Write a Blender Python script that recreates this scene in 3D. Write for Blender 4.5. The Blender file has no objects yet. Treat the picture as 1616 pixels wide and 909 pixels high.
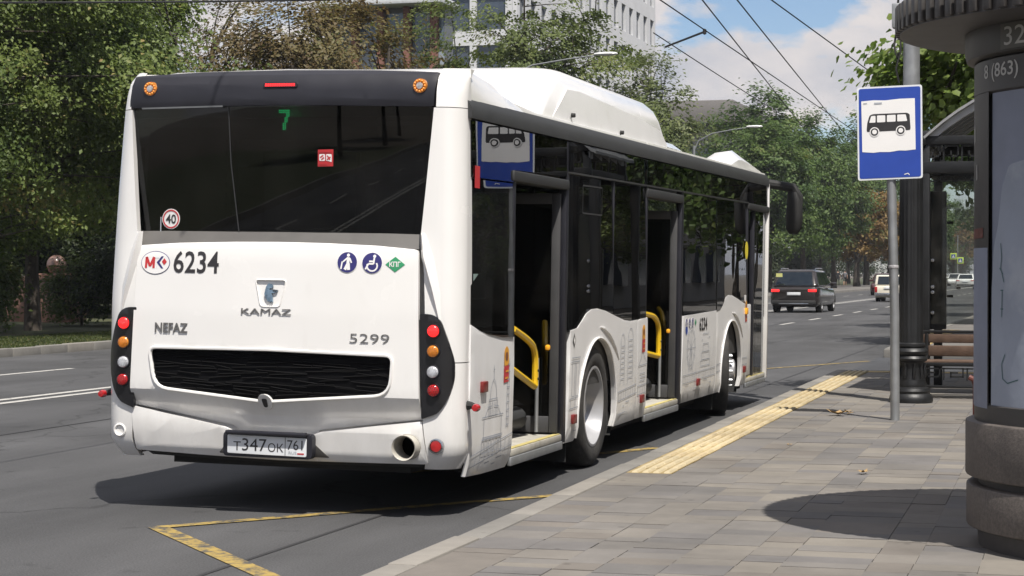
import bpy, bmesh, math, random
import numpy as np
from mathutils import Vector, Matrix
from mathutils.geometry import tessellate_polygon

# ------------------------------------------------------------------ camera, sky, sun, exposure
scene = bpy.context.scene
COL = scene.collection
PSI, PITCH, CAM_H, FPX = 0.2896, 0.0076, 1.524, 3070.2
cam_data = bpy.data.cameras.new('camera')
cam_data.sensor_width = 36.0
cam_data.lens = FPX / 1616.0 * 36.0
cam_data.clip_start = 0.05
cam_data.clip_end = 5000.0
cam = bpy.data.objects.new('camera', cam_data)
COL.objects.link(cam)
cam.location = (0, 0, CAM_H)
cam.rotation_euler = (math.pi / 2 - PITCH, 0, PSI)
scene.camera = cam

SUN_EL = math.radians(62.0)
SUN_H = Vector((0.60, -0.80, 0.0)).normalized()          # horizontal direction towards the sun
sun_dir = Vector((SUN_H.x * math.cos(SUN_EL), SUN_H.y * math.cos(SUN_EL), math.sin(SUN_EL)))
sun_data = bpy.data.lights.new('sun', 'SUN')
sun_data.energy = 4.9
sun_data.angle = math.radians(0.53)
sun_data.color = (1.0, 0.95, 0.875)
sun = bpy.data.objects.new('sun', sun_data)
COL.objects.link(sun)
sun.rotation_euler = (-sun_dir).to_track_quat('-Z', 'Y').to_euler()
sun.location = (10, -10, 40)

world = bpy.data.worlds.new('World')
scene.world = world
world.use_nodes = True
wn = world.node_tree
wn.nodes.clear()
w_out = wn.nodes.new('ShaderNodeOutputWorld')
w_bg = wn.nodes.new('ShaderNodeBackground')
w_bg.inputs['Strength'].default_value = 0.090
sky = wn.nodes.new('ShaderNodeTexSky')
sky.sky_type = 'NISHITA'
sky.sun_disc = False
sky.sun_elevation = SUN_EL
sky.sun_rotation = math.atan2(SUN_H.x, SUN_H.y)
sky.air_density = 1.0
sky.dust_density = 0.25
sky.ozone_density = 3.5
w_tc = wn.nodes.new('ShaderNodeTexCoord')
w_map = wn.nodes.new('ShaderNodeMapping')
w_map.inputs['Scale'].default_value = (1.0, 1.0, 2.1)
w_map.inputs['Location'].default_value = (2.3, 0.2, 0.9)
wn.links.new(w_tc.outputs['Generated'], w_map.inputs['Vector'])
w_n1 = wn.nodes.new('ShaderNodeTexNoise')
w_n1.inputs['Scale'].default_value = 7.0
w_n1.inputs['Detail'].default_value = 9.0
w_n1.inputs['Roughness'].default_value = 0.56
wn.links.new(w_map.outputs['Vector'], w_n1.inputs['Vector'])
w_r1 = wn.nodes.new('ShaderNodeValToRGB')
w_r1.color_ramp.elements[0].position = 0.43
w_r1.color_ramp.elements[0].color = (0, 0, 0, 1)
w_r1.color_ramp.elements[1].position = 0.485
w_r1.color_ramp.elements[1].color = (1, 1, 1, 1)
wn.links.new(w_n1.outputs['Fac'], w_r1.inputs['Fac'])
w_n2 = wn.nodes.new('ShaderNodeTexNoise')
w_n2.inputs['Scale'].default_value = 10.0
w_n2.inputs['Detail'].default_value = 6.0
wn.links.new(w_map.outputs['Vector'], w_n2.inputs['Vector'])
w_r2 = wn.nodes.new('ShaderNodeValToRGB')
w_r2.color_ramp.elements[0].position = 0.36
w_r2.color_ramp.elements[0].color = (3.7, 4.0, 4.7, 1)
w_r2.color_ramp.elements[1].position = 0.62
w_r2.color_ramp.elements[1].color = (6.9, 6.4, 6.2, 1)
wn.links.new(w_n2.outputs['Fac'], w_r2.inputs['Fac'])
w_mix = wn.nodes.new('ShaderNodeMix')
w_mix.data_type = 'RGBA'
wn.links.new(w_r1.outputs['Color'], w_mix.inputs['Factor'])
w_tint = wn.nodes.new('ShaderNodeMix'); w_tint.data_type = 'RGBA'; w_tint.blend_type = 'MULTIPLY'; w_tint.inputs['Factor'].default_value = 1.0
w_tint.inputs['B'].default_value = (.86, .87, .93, 1)
wn.links.new(sky.outputs['Color'], w_tint.inputs['A'])
wn.links.new(w_tint.outputs['Result'], w_mix.inputs['A'])
wn.links.new(w_r2.outputs['Color'], w_mix.inputs['B'])
wn.links.new(w_mix.outputs['Result'], w_bg.inputs['Color'])
wn.links.new(w_bg.outputs['Background'], w_out.inputs['Surface'])

scene.view_settings.view_transform = 'Standard'
scene.view_settings.look = 'None'
scene.view_settings.gamma = 1.0
scene.view_settings.use_curve_mapping = False
scene.view_settings.exposure = 0.42
scene.render.engine = 'CYCLES'
scene.cycles.use_denoising = True
scene.cycles.max_bounces = 8
scene.cycles.transparent_max_bounces = 12
scene.cycles.caustics_reflective = False
scene.cycles.caustics_refractive = False

# ------------------------------------------------------------------ pixel helper: a direction, met with a known plane
_fw = np.array([-math.sin(PSI) * math.cos(PITCH), math.cos(PSI) * math.cos(PITCH), -math.sin(PITCH)])
_rt = np.array([math.cos(PSI), math.sin(PSI), 0.0])
_up = np.cross(_rt, _fw)
def _ray(x, y):
    return _fw + _rt * (x - 808) / FPX - _up * (y - 454.5) / FPX
def on_z(x, y, z=0.0):
    d = _ray(x, y); t = (z - CAM_H) / d[2]
    return Vector((d[0] * t, d[1] * t, z))
def on_Y(x, y, Y):
    d = _ray(x, y); t = Y / d[1]
    return Vector((d[0] * t, Y, CAM_H + d[2] * t))
def on_X(x, y, X):
    d = _ray(x, y); t = X / d[0]
    return Vector((X, d[1] * t, CAM_H + d[2] * t))

# ------------------------------------------------------------------ object helpers
def tag(o, label=None, cat=None, group=None, kind=None):
    if label: o['label'] = label
    if cat: o['category'] = cat
    if group: o['group'] = group
    if kind: o['kind'] = kind
    return o

def empty(name, loc=(0, 0, 0), rot=(0, 0, 0)):
    o = bpy.data.objects.new(name, None)
    COL.objects.link(o)
    o.location = loc; o.rotation_euler = rot
    o.empty_display_size = 0.2
    return o

def link_mesh(name, me, mat=None, parent=None):
    o = bpy.data.objects.new(name, me)
    COL.objects.link(o)
    if mat is not None:
        if not me.materials: me.materials.append(mat)
    if parent is not None: o.parent = parent
    return o

def copy_tree(o, parent=None):
    c = o.copy(); COL.objects.link(c); c.parent = parent
    for ch in list(o.children): copy_tree(ch, c)
    return c

class MB:
    """collects shapes of one piece; build() links them as one mesh object"""
    def __init__(self): self.v = []; self.f = []
    def add(self, vs, fs):
        n = len(self.v)
        self.v += [tuple(p) for p in vs]
        self.f += [tuple(i + n for i in q) for q in fs]
        return self
    def box(self, a, b, M=None):
        x0, y0, z0 = a; x1, y1, z1 = b
        vs = [Vector(p) for p in ((x0,y0,z0),(x1,y0,z0),(x1,y1,z0),(x0,y1,z0),(x0,y0,z1),(x1,y0,z1),(x1,y1,z1),(x0,y1,z1))]
        if M is not None: vs = [M @ p for p in vs]
        return self.add(vs, [(0,3,2,1),(4,5,6,7),(0,1,5,4),(1,2,6,5),(2,3,7,6),(3,0,4,7)])
    def cbox(self, c, s, M=None):
        return self.box([c[i]-s[i]/2 for i in range(3)], [c[i]+s[i]/2 for i in range(3)], M)
    def tube(self, pts, r, n=10, caps=True):
        pts = [Vector(p) for p in pts]
        rs = r if isinstance(r, (list, tuple)) else [r] * len(pts)
        base = len(self.v); ref = None
        for i, p in enumerate(pts):
            if i == 0: d = pts[1] - pts[0]
            elif i == len(pts) - 1: d = pts[-1] - pts[-2]
            else: d = (pts[i+1] - p).normalized() + (p - pts[i-1]).normalized()
            d.normalize()
            if ref is None:
                ref = Vector((0,0,1)) if abs(d.z) < .9 else Vector((1,0,0))
            a = ref - d * ref.dot(d); a.normalize(); b = d.cross(a); ref = a
            for k in range(n):
                t = 2 * math.pi * k / n
                q = p + (a * math.cos(t) + b * math.sin(t)) * rs[i]
                self.v.append(tuple(q))
        for i in range(len(pts) - 1):
            for k in range(n):
                k2 = (k + 1) % n
                self.f.append((base+i*n+k, base+i*n+k2, base+(i+1)*n+k2, base+(i+1)*n+k))
        if caps:
            self.f.append(tuple(base + k for k in reversed(range(n))))
            self.f.append(tuple(base + (len(pts)-1)*n + k for k in range(n)))
        return self
    def lathe(self, prof, n=32, axis='z', c=(0,0,0), flute=None, a0=0.0, a1=2*math.pi, caps=True):
        """prof: list of (radius, height). flute(i_angle, i_prof)->radius factor"""
        base = len(self.v); full = abs(a1 - a0 - 2*math.pi) < 1e-6
        m = n if full else n + 1
        for i, (r, h) in enumerate(prof):
            for k in range(m):
                t = a0 + (a1 - a0) * k / n
                rr = r * (flute(t, i) if flute else 1.0)
                x, y = rr * math.cos(t), rr * math.sin(t)
                if axis == 'z': p = (c[0]+x, c[1]+y, c[2]+h)
                elif axis == 'x': p = (c[0]+h, c[1]+x, c[2]+y)
                else: p = (c[0]+y, c[1]+h, c[2]+x)
                self.v.append(p)
        for i in range(len(prof) - 1):
            for k in range(n):
                k2 = (k + 1) % m
                self.f.append((base+i*m+k, base+i*m+k2, base+(i+1)*m+k2, base+(i+1)*m+k))
        if full and caps:
            if prof[0][0] > 1e-5: self.f.append(tuple(base + k for k in reversed(range(m))))
            if prof[-1][0] > 1e-5: self.f.append(tuple(base + (len(prof)-1)*m + k for k in range(m)))
        return self
    def loft(self, secs, closed=True, caps=True):
        base = len(self.v); n = len(secs[0])
        for s in secs: self.v += [tuple(p) for p in s]
        for i in range(len(secs) - 1):
            for k in range(n if closed else n - 1):
                k2 = (k + 1) % n
                self.f.append((base+i*n+k, base+i*n+k2, base+(i+1)*n+k2, base+(i+1)*n+k))
        if caps and closed:
            self.f.append(tuple(base + k for k in reversed(range(n))))
            self.f.append(tuple(base + (len(secs)-1)*n + k for k in range(n)))
        return self
    def prism(self, poly, fn, t0, t1, holes=()):
        """2D polygon (with holes) between depth t0 and t1; fn(a, b, t) -> point"""
        loops = [list(poly)] + [list(h) for h in holes]
        tris = tessellate_polygon([[Vector((p[0], p[1], 0)) for p in l] for l in loops])
        flat = [p for l in loops for p in l]
        n = len(flat); base = len(self.v)
        self.v += [tuple(fn(p[0], p[1], t0)) for p in flat]
        self.v += [tuple(fn(p[0], p[1], t1)) for p in flat]
        for t in tris:
            self.f.append(tuple(base + i for i in t)); self.f.append(tuple(base + n + i for i in reversed(t)))
        o = 0
        for l in loops:
            m = len(l)
            for k in range(m):
                k2 = (k + 1) % m
                self.f.append((base+o+k, base+o+k2, base+n+o+k2, base+n+o+k))
            o += m
        return self
    def mesh(self, name, bevel=0.0, seg=2, smooth=True, angle=35, weld=False):
        me = bpy.data.meshes.new(name)
        me.from_pydata(self.v, [], self.f)
        bm = bmesh.new(); bm.from_mesh(me)
        if weld or bevel: bmesh.ops.remove_doubles(bm, verts=bm.verts, dist=1e-5)
        bmesh.ops.recalc_face_normals(bm, faces=bm.faces)
        if bevel:
            es = [e for e in bm.edges if len(e.link_faces) == 2 and e.calc_face_angle(0) > math.radians(30)]
            bmesh.ops.bevel(bm, geom=es, offset=bevel, segments=seg, affect='EDGES', profile=.5, clamp_overlap=True)
        bm.to_mesh(me); bm.free()
        if smooth:
            me.polygons.foreach_set('use_smooth', [True] * len(me.polygons))
            me.set_sharp_from_angle(angle=math.radians(angle))
        me.update()
        return me
    def build(self, name, mat, parent=None, **kw):
        return link_mesh(name, self.mesh(name, **kw), mat, parent)

def round_poly(pts, rad, seg=4):
    """pts 2D; rad number or per-corner list"""
    out = []; n = len(pts)
    for i in range(n):
        r = rad[i] if isinstance(rad, (list, tuple)) else rad
        p = Vector(pts[i][:2]); a = Vector(pts[i-1][:2]); b = Vector(pts[(i+1) % n][:2])
        if r <= 0: out.append(tuple(p)); continue
        da, db = (a - p), (b - p)
        r = min(r, da.length * .49, db.length * .49)
        p0 = p + da.normalized() * r; p1 = p + db.normalized() * r
        for k in range(seg + 1):
            t = k / seg
            q = p0 * (1-t)**2 + p * 2*t*(1-t) + p1 * t*t
            out.append(tuple(q))
    return out

def patch(name, outer, fn, thick, mat, parent, holes=(), step=0.12, bevel=0.0, t0=0.0, smooth=True, angle=35):
    """thick sheet cut to a 2D outline and laid on a curved surface fn(a,b,t)"""
    loops = [list(outer)] + [list(h) for h in holes]
    tris = tessellate_polygon([[Vector((p[0], p[1], 0)) for p in l] for l in loops])
    flat = [p for l in loops for p in l]
    bm = bmesh.new()
    vs = [bm.verts.new((p[0], p[1], 0)) for p in flat]
    for t in tris:
        try: bm.faces.new([vs[i] for i in t])
        except ValueError: pass
    lo = [min(p[i] for p in flat) for i in (0, 1)]; hi = [max(p[i] for p in flat) for i in (0, 1)]
    for ax in (0, 1):
        k = lo[ax] + step
        while k < hi[ax] - 1e-4:
            co = [0, 0, 0]; co[ax] = k; no = [0, 0, 0]; no[ax] = 1
            bmesh.ops.bisect_plane(bm, geom=bm.verts[:] + bm.edges[:] + bm.faces[:], plane_co=co, plane_no=no, dist=1e-5)
            k += step
    bmesh.ops.recalc_face_normals(bm, faces=bm.faces)
    if thick:
        ret = bmesh.ops.extrude_face_region(bm, geom=bm.faces[:])
        nv = {v for v in ret['geom'] if isinstance(v, bmesh.types.BMVert)}
        top_edges = [e for e in bm.edges if e.is_valid]
        for v in bm.verts:
            v.co.z = thick if v in nv else 0.0
    if bevel and thick:
        bm.edges.ensure_lookup_table()
        es = []
        for e in bm.edges:
            if all(abs(v.co.z) < 1e-7 for v in e.verts) and len(e.link_faces) == 2:
                if e.calc_face_angle(0) > math.radians(60): es.append(e)
        if es: bmesh.ops.bevel(bm, geom=es, offset=bevel, segments=2, affect='EDGES', profile=.5, clamp_overlap=True)
    for v in bm.verts:
        v.co = Vector(fn(v.co.x, v.co.y, v.co.z + t0))
    bmesh.ops.recalc_face_normals(bm, faces=bm.faces)
    me = bpy.data.meshes.new(name)
    bm.to_mesh(me); bm.free()
    if smooth:
        me.polygons.foreach_set('use_smooth', [True] * len(me.polygons))
        me.set_sharp_from_angle(angle=math.radians(angle))
    return link_mesh(name, me, mat, parent)

_tcache = {}
def text2d(s, bold=0.0, shear=0.0):
    key = (s, bold, shear)
    if key in _tcache: return _tcache[key]
    cu = bpy.data.curves.new('lettering', 'FONT')
    cu.body = s; cu.offset = bold; cu.resolution_u = 3; cu.shear = shear
    ob = bpy.data.objects.new('lettering', cu); COL.objects.link(ob)
    dg = bpy.context.evaluated_depsgraph_get()
    me = bpy.data.meshes.new_from_object(ob.evaluated_get(dg))
    v = np.array([p.co[:2] for p in me.vertices]); fs = [tuple(p.vertices) for p in me.polygons]
    bpy.data.objects.remove(ob); bpy.data.curves.remove(cu); bpy.data.meshes.remove(me)
    lo, hi = v.min(0), v.max(0)
    v = (v - lo) / (hi - lo)
    _tcache[key] = (v, fs)
    return _tcache[key]

def lettering(name, s, a0, a1, b0, b1, fn, mat, parent, t=-0.003, thick=0.0, bold=0.0, shear=0.0, slope=0.0):
    """letters filling the box a0..a1 x b0..b1 on the surface fn"""
    v, fs = text2d(s, bold, shear)
    m = MB()
    P = [(a0 + p[0]*(a1-a0), b0 + p[1]*(b1-b0) + slope*p[0]) for p in v]
    if thick <= 0:
        m.add([fn(a, b, t) for a, b in P], fs)
    else:
        n = len(P); m.add([fn(a, b, t - thick) for a, b in P], fs)
        m.add([fn(a, b, t) for a, b in P], [tuple(reversed(q)) for q in fs])
        from collections import Counter
        c = Counter()
        for q in fs:
            for i in range(len(q)): c[tuple(sorted((q[i], q[(i+1) % len(q)])))] += 1
        for (i, j), k in c.items():
            if k == 1: m.f.append((i, j, j + n, i + n))
    me = bpy.data.meshes.new(name); me.from_pydata(m.v, [], m.f)
    if thick > 0:
        bm = bmesh.new(); bm.from_mesh(me); bmesh.ops.recalc_face_normals(bm, faces=bm.faces); bm.to_mesh(me); bm.free()
    return link_mesh(name, me, mat, parent)

# ------------------------------------------------------------------ materials
def new_mat(name):
    m = bpy.data.materials.new(name); m.use_nodes = True
    nt = m.node_tree; bs = nt.nodes['Principled BSDF']
    return m, nt, bs

def mat(name, col, rough=0.5, metal=0.0, var=0.10, scale=6.0, bump=0.0, bscale=60.0, coat=0.0, spec=0.5, emit=None, estr=1.0, rvar=0.08, second=None, sec_pos=(.52, .68), sec_scale=2.5, grime=0.0):
    m, nt, bs = new_mat(name)
    tc = nt.nodes.new('ShaderNodeTexCoord')
    no = nt.nodes.new('ShaderNodeTexNoise')
    no.inputs['Scale'].default_value = scale; no.inputs['Detail'].default_value = 6.0
    nt.links.new(tc.outputs['Object'], no.inputs['Vector'])
    ramp = nt.nodes.new('ShaderNodeValToRGB')
    e = ramp.color_ramp.elements
    e[0].position = 0.3; e[1].position = 0.7
    e[0].color = tuple(max(0, c * (1 - var)) for c in col) + (1,)
    e[1].color = tuple(min(1, c * (1 + var)) for c in col) + (1,)
    nt.links.new(no.outputs['Fac'], ramp.inputs['Fac'])
    last = ramp.outputs['Color']
    if second is not None:
        n2 = nt.nodes.new('ShaderNodeTexNoise'); n2.inputs['Scale'].default_value = sec_scale; n2.inputs['Detail'].default_value = 8.0
        n2.inputs['Roughness'].default_value = 0.65
        nt.links.new(tc.outputs['Object'], n2.inputs['Vector'])
        r2 = nt.nodes.new('ShaderNodeMapRange')
        r2.inputs['From Min'].default_value = sec_pos[0]; r2.inputs['From Max'].default_value = sec_pos[1]
        nt.links.new(n2.outputs['Fac'], r2.inputs['Value'])
        mx = nt.nodes.new('ShaderNodeMix'); mx.data_type = 'RGBA'
        nt.links.new(r2.outputs['Result'], mx.inputs['Factor'])
        nt.links.new(last, mx.inputs['A']); mx.inputs['B'].default_value = tuple(second) + (1,)
        last = mx.outputs['Result']
    if grime:                    # road dust splashed up the lower panels, streaky, in blotches
        mp = nt.nodes.new('ShaderNodeMapping'); mp.inputs['Scale'].default_value = (2.5, 2.5, .8)
        nt.links.new(tc.outputs['Object'], mp.inputs['Vector'])
        ng_ = nt.nodes.new('ShaderNodeTexNoise'); ng_.inputs['Scale'].default_value = 2.2; ng_.inputs['Detail'].default_value = 9.0; ng_.inputs['Roughness'].default_value = .7
        nt.links.new(mp.outputs['Vector'], ng_.inputs['Vector'])
        sx = nt.nodes.new('ShaderNodeSeparateXYZ'); nt.links.new(tc.outputs['Object'], sx.inputs[0])
        hz_ = nt.nodes.new('ShaderNodeMapRange'); hz_.inputs['From Min'].default_value = .25; hz_.inputs['From Max'].default_value = 1.0
        hz_.inputs['To Min'].default_value = .25; hz_.inputs['To Max'].default_value = -.12; nt.links.new(sx.outputs['Z'], hz_.inputs['Value'])
        ad = nt.nodes.new('ShaderNodeMath'); ad.operation = 'ADD'; nt.links.new(ng_.outputs['Fac'], ad.inputs[0]); nt.links.new(hz_.outputs['Result'], ad.inputs[1])
        gm = nt.nodes.new('ShaderNodeMapRange'); gm.inputs['From Min'].default_value = .46; gm.inputs['From Max'].default_value = .80; gm.inputs['To Max'].default_value = grime
        nt.links.new(ad.outputs[0], gm.inputs['Value'])
        gx = nt.nodes.new('ShaderNodeMix'); gx.data_type = 'RGBA'; nt.links.new(gm.outputs['Result'], gx.inputs['Factor'])
        nt.links.new(last, gx.inputs['A']); gx.inputs['B'].default_value = (.40, .37, .33, 1); last = gx.outputs['Result']
    nt.links.new(last, bs.inputs['Base Color'])
    mr = nt.nodes.new('ShaderNodeMapRange')
    mr.inputs['To Min'].default_value = max(0.02, rough - rvar); mr.inputs['To Max'].default_value = min(1, rough + rvar)
    nt.links.new(no.outputs['Fac'], mr.inputs['Value']); nt.links.new(mr.outputs['Result'], bs.inputs['Roughness'])
    bs.inputs['Metallic'].default_value = metal
    bs.inputs['Coat Weight'].default_value = coat
    bs.inputs['Coat Roughness'].default_value = 0.08
    bs.inputs['Specular IOR Level'].default_value = spec
    if bump:
        nb = nt.nodes.new('ShaderNodeTexNoise'); nb.inputs['Scale'].default_value = bscale; nb.inputs['Detail'].default_value = 5.0
        nt.links.new(tc.outputs['Object'], nb.inputs['Vector'])
        b = nt.nodes.new('ShaderNodeBump'); b.inputs['Strength'].default_value = bump; b.inputs['Distance'].default_value = 0.02
        nt.links.new(nb.outputs['Fac'], b.inputs['Height']); nt.links.new(b.outputs['Normal'], bs.inputs['Normal'])
    if emit:
        bs.inputs['Emission Color'].default_value = tuple(emit) + (1,); bs.inputs['Emission Strength'].default_value = estr
    return m

def glass(name, tint, ior=1.5, rough=0.0, wave=0.0, dirt=0.0):
    """tinted pane: mirror by Fresnel, the rest passes through the tint"""
    m, nt, bs = new_mat(name)
    nt.nodes.remove(bs)
    out = nt.nodes['Material Output']
    tr = nt.nodes.new('ShaderNodeBsdfTransparent'); tr.inputs['Color'].default_value = tuple(tint) + (1,)
    gl = nt.nodes.new('ShaderNodeBsdfGlossy'); gl.inputs['Roughness'].default_value = rough; gl.inputs['Color'].default_value = (.95, .97, 1, 1)
    fr = nt.nodes.new('ShaderNodeFresnel'); fr.inputs['IOR'].default_value = ior
    mx = nt.nodes.new('ShaderNodeMixShader')
    nt.links.new(fr.outputs['Fac'], mx.inputs['Fac']); nt.links.new(tr.outputs['BSDF'], mx.inputs[1]); nt.links.new(gl.outputs['BSDF'], mx.inputs[2])
    last = mx.outputs['Shader']
    tc = nt.nodes.new('ShaderNodeTexCoord')
    if wave:
        nb = nt.nodes.new('ShaderNodeTexNoise'); nb.inputs['Scale'].default_value = 1.6; nb.inputs['Detail'].default_value = 1.0
        nt.links.new(tc.outputs['Object'], nb.inputs['Vector'])
        b = nt.nodes.new('ShaderNodeBump'); b.inputs['Strength'].default_value = wave; b.inputs['Distance'].default_value = 0.02
        nt.links.new(nb.outputs['Fac'], b.inputs['Height'])
        nt.links.new(b.outputs['Normal'], gl.inputs['Normal'])
    if dirt:
        df = nt.nodes.new('ShaderNodeBsdfDiffuse'); df.inputs['Color'].default_value = (.35, .33, .30, 1)
        nd = nt.nodes.new('ShaderNodeTexNoise'); nd.inputs['Scale'].default_value = 3.0; nd.inputs['Detail'].default_value = 8.0
        nt.links.new(tc.outputs['Object'], nd.inputs['Vector'])
        mr = nt.nodes.new('ShaderNodeMapRange'); mr.inputs['From Min'].default_value = .4; mr.inputs['From Max'].default_value = .8
        mr.inputs['To Max'].default_value = dirt; nt.links.new(nd.outputs['Fac'], mr.inputs['Value'])
        m2 = nt.nodes.new('ShaderNodeMixShader'); nt.links.new(mr.outputs['Result'], m2.inputs['Fac'])
        nt.links.new(last, m2.inputs[1]); nt.links.new(df.outputs['BSDF'], m2.inputs[2]); last = m2.outputs['Shader']
    nt.links.new(last, out.inputs['Surface'])
    return m

def leaf_mat(name, dark, light, third=None, trans=0.35, rough=0.55):
    """colour per leaf from the leaf's own tint value"""
    m, nt, bs = new_mat(name)
    at = nt.nodes.new('ShaderNodeAttribute'); at.attribute_name = 'tint'
    ramp = nt.nodes.new('ShaderNodeValToRGB'); e = ramp.color_ramp.elements
    e[0].position = 0.0; e[0].color = tuple(dark) + (1,)
    e[1].position = 0.75; e[1].color = tuple(light) + (1,)
    if third:
        n = ramp.color_ramp.elements.new(1.0); n.color = tuple(third) + (1,)
    nt.links.new(at.outputs['Fac'], ramp.inputs['Fac'])
    nt.links.new(ramp.outputs['Color'], bs.inputs['Base Color'])
    bs.inputs['Roughness'].default_value = rough
    bs.inputs['Specular IOR Level'].default_value = 0.3
    out = nt.nodes['Material Output']
    tl = nt.nodes.new('ShaderNodeBsdfTranslucent')
    hs = nt.nodes.new('ShaderNodeHueSaturation'); hs.inputs['Value'].default_value = 1.3; hs.inputs['Saturation'].default_value = 1.1
    nt.links.new(ramp.outputs['Color'], hs.inputs['Color']); nt.links.new(hs.outputs['Color'], tl.inputs['Color'])
    mx = nt.nodes.new('ShaderNodeMixShader'); mx.inputs['Fac'].default_value = trans
    nt.links.new(bs.outputs['BSDF'], mx.inputs[1]); nt.links.new(tl.outputs['BSDF'], mx.inputs[2])
    nt.links.new(mx.outputs['Shader'], out.inputs['Surface'])
    return m

def piece_mat(name, cols, rough=0.85, island=False, bump=0.25, bscale=140, stain=None):
    """stone-like; each piece takes its own tone (object random or island random)"""
    m, nt, bs = new_mat(name)
    if island:
        g = nt.nodes.new('ShaderNodeNewGeometry'); src = g.outputs['Random Per Island']
    else:
        g = nt.nodes.new('ShaderNodeObjectInfo'); src = g.outputs['Random']
    ramp = nt.nodes.new('ShaderNodeValToRGB'); ramp.color_ramp.interpolation = 'CONSTANT'
    e = ramp.color_ramp.elements
    while len(e) < len(cols): e.new(0.5)
    for i, c in enumerate(cols):
        e[i].position = i / len(cols); e[i].color = tuple(c) + (1,)
    nt.links.new(src, ramp.inputs['Fac'])
    geo = nt.nodes.new('ShaderNodeNewGeometry')
    no = nt.nodes.new('ShaderNodeTexNoise'); no.inputs['Scale'].default_value = 1.3; no.inputs['Detail'].default_value = 9.0; no.inputs['Roughness'].default_value = .7
    nt.links.new(geo.outputs['Position'], no.inputs['Vector'])
    mr = nt.nodes.new('ShaderNodeMapRange'); mr.inputs['From Min'].default_value = .3; mr.inputs['From Max'].default_value = .7
    mr.inputs['To Min'].default_value = .70; mr.inputs['To Max'].default_value = 1.14
    nt.links.new(no.outputs['Fac'], mr.inputs['Value'])
    mx = nt.nodes.new('ShaderNodeMix'); mx.data_type = 'RGBA'; mx.blend_type = 'MULTIPLY'; mx.inputs['Factor'].default_value = 1.0
    nt.links.new(ramp.outputs['Color'], mx.inputs['A']); nt.links.new(mr.outputs['Result'], mx.inputs['B'])
    vo = nt.nodes.new('ShaderNodeTexVoronoi'); vo.inputs['Scale'].default_value = 3.2          # trodden gum spots
    nt.links.new(geo.outputs['Position'], vo.inputs['Vector'])
    vr = nt.nodes.new('ShaderNodeMapRange'); vr.inputs['From Min'].default_value = .045; vr.inputs['From Max'].default_value = .085
    vr.inputs['To Min'].default_value = .62; vr.inputs['To Max'].default_value = 1.0; nt.links.new(vo.outputs['Distance'], vr.inputs['Value'])
    m3 = nt.nodes.new('ShaderNodeMix'); m3.data_type = 'RGBA'; m3.blend_type = 'MULTIPLY'; m3.inputs['Factor'].default_value = 1.0
    nt.links.new(mx.outputs['Result'], m3.inputs['A']); nt.links.new(vr.outputs['Result'], m3.inputs['B'])
    nt.links.new(m3.outputs['Result'], bs.inputs['Base Color'])
    bs.inputs['Roughness'].default_value = rough
    nb = nt.nodes.new('ShaderNodeTexNoise'); nb.inputs['Scale'].default_value = bscale; nb.inputs['Detail'].default_value = 4.0
    nt.links.new(geo.outputs['Position'], nb.inputs['Vector'])
    b = nt.nodes.new('ShaderNodeBump'); b.inputs['Strength'].default_value = bump; b.inputs['Distance'].default_value = 0.006
    nt.links.new(nb.outputs['Fac'], b.inputs['Height']); nt.links.new(b.outputs['Normal'], bs.inputs['Normal'])
    return m

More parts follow.
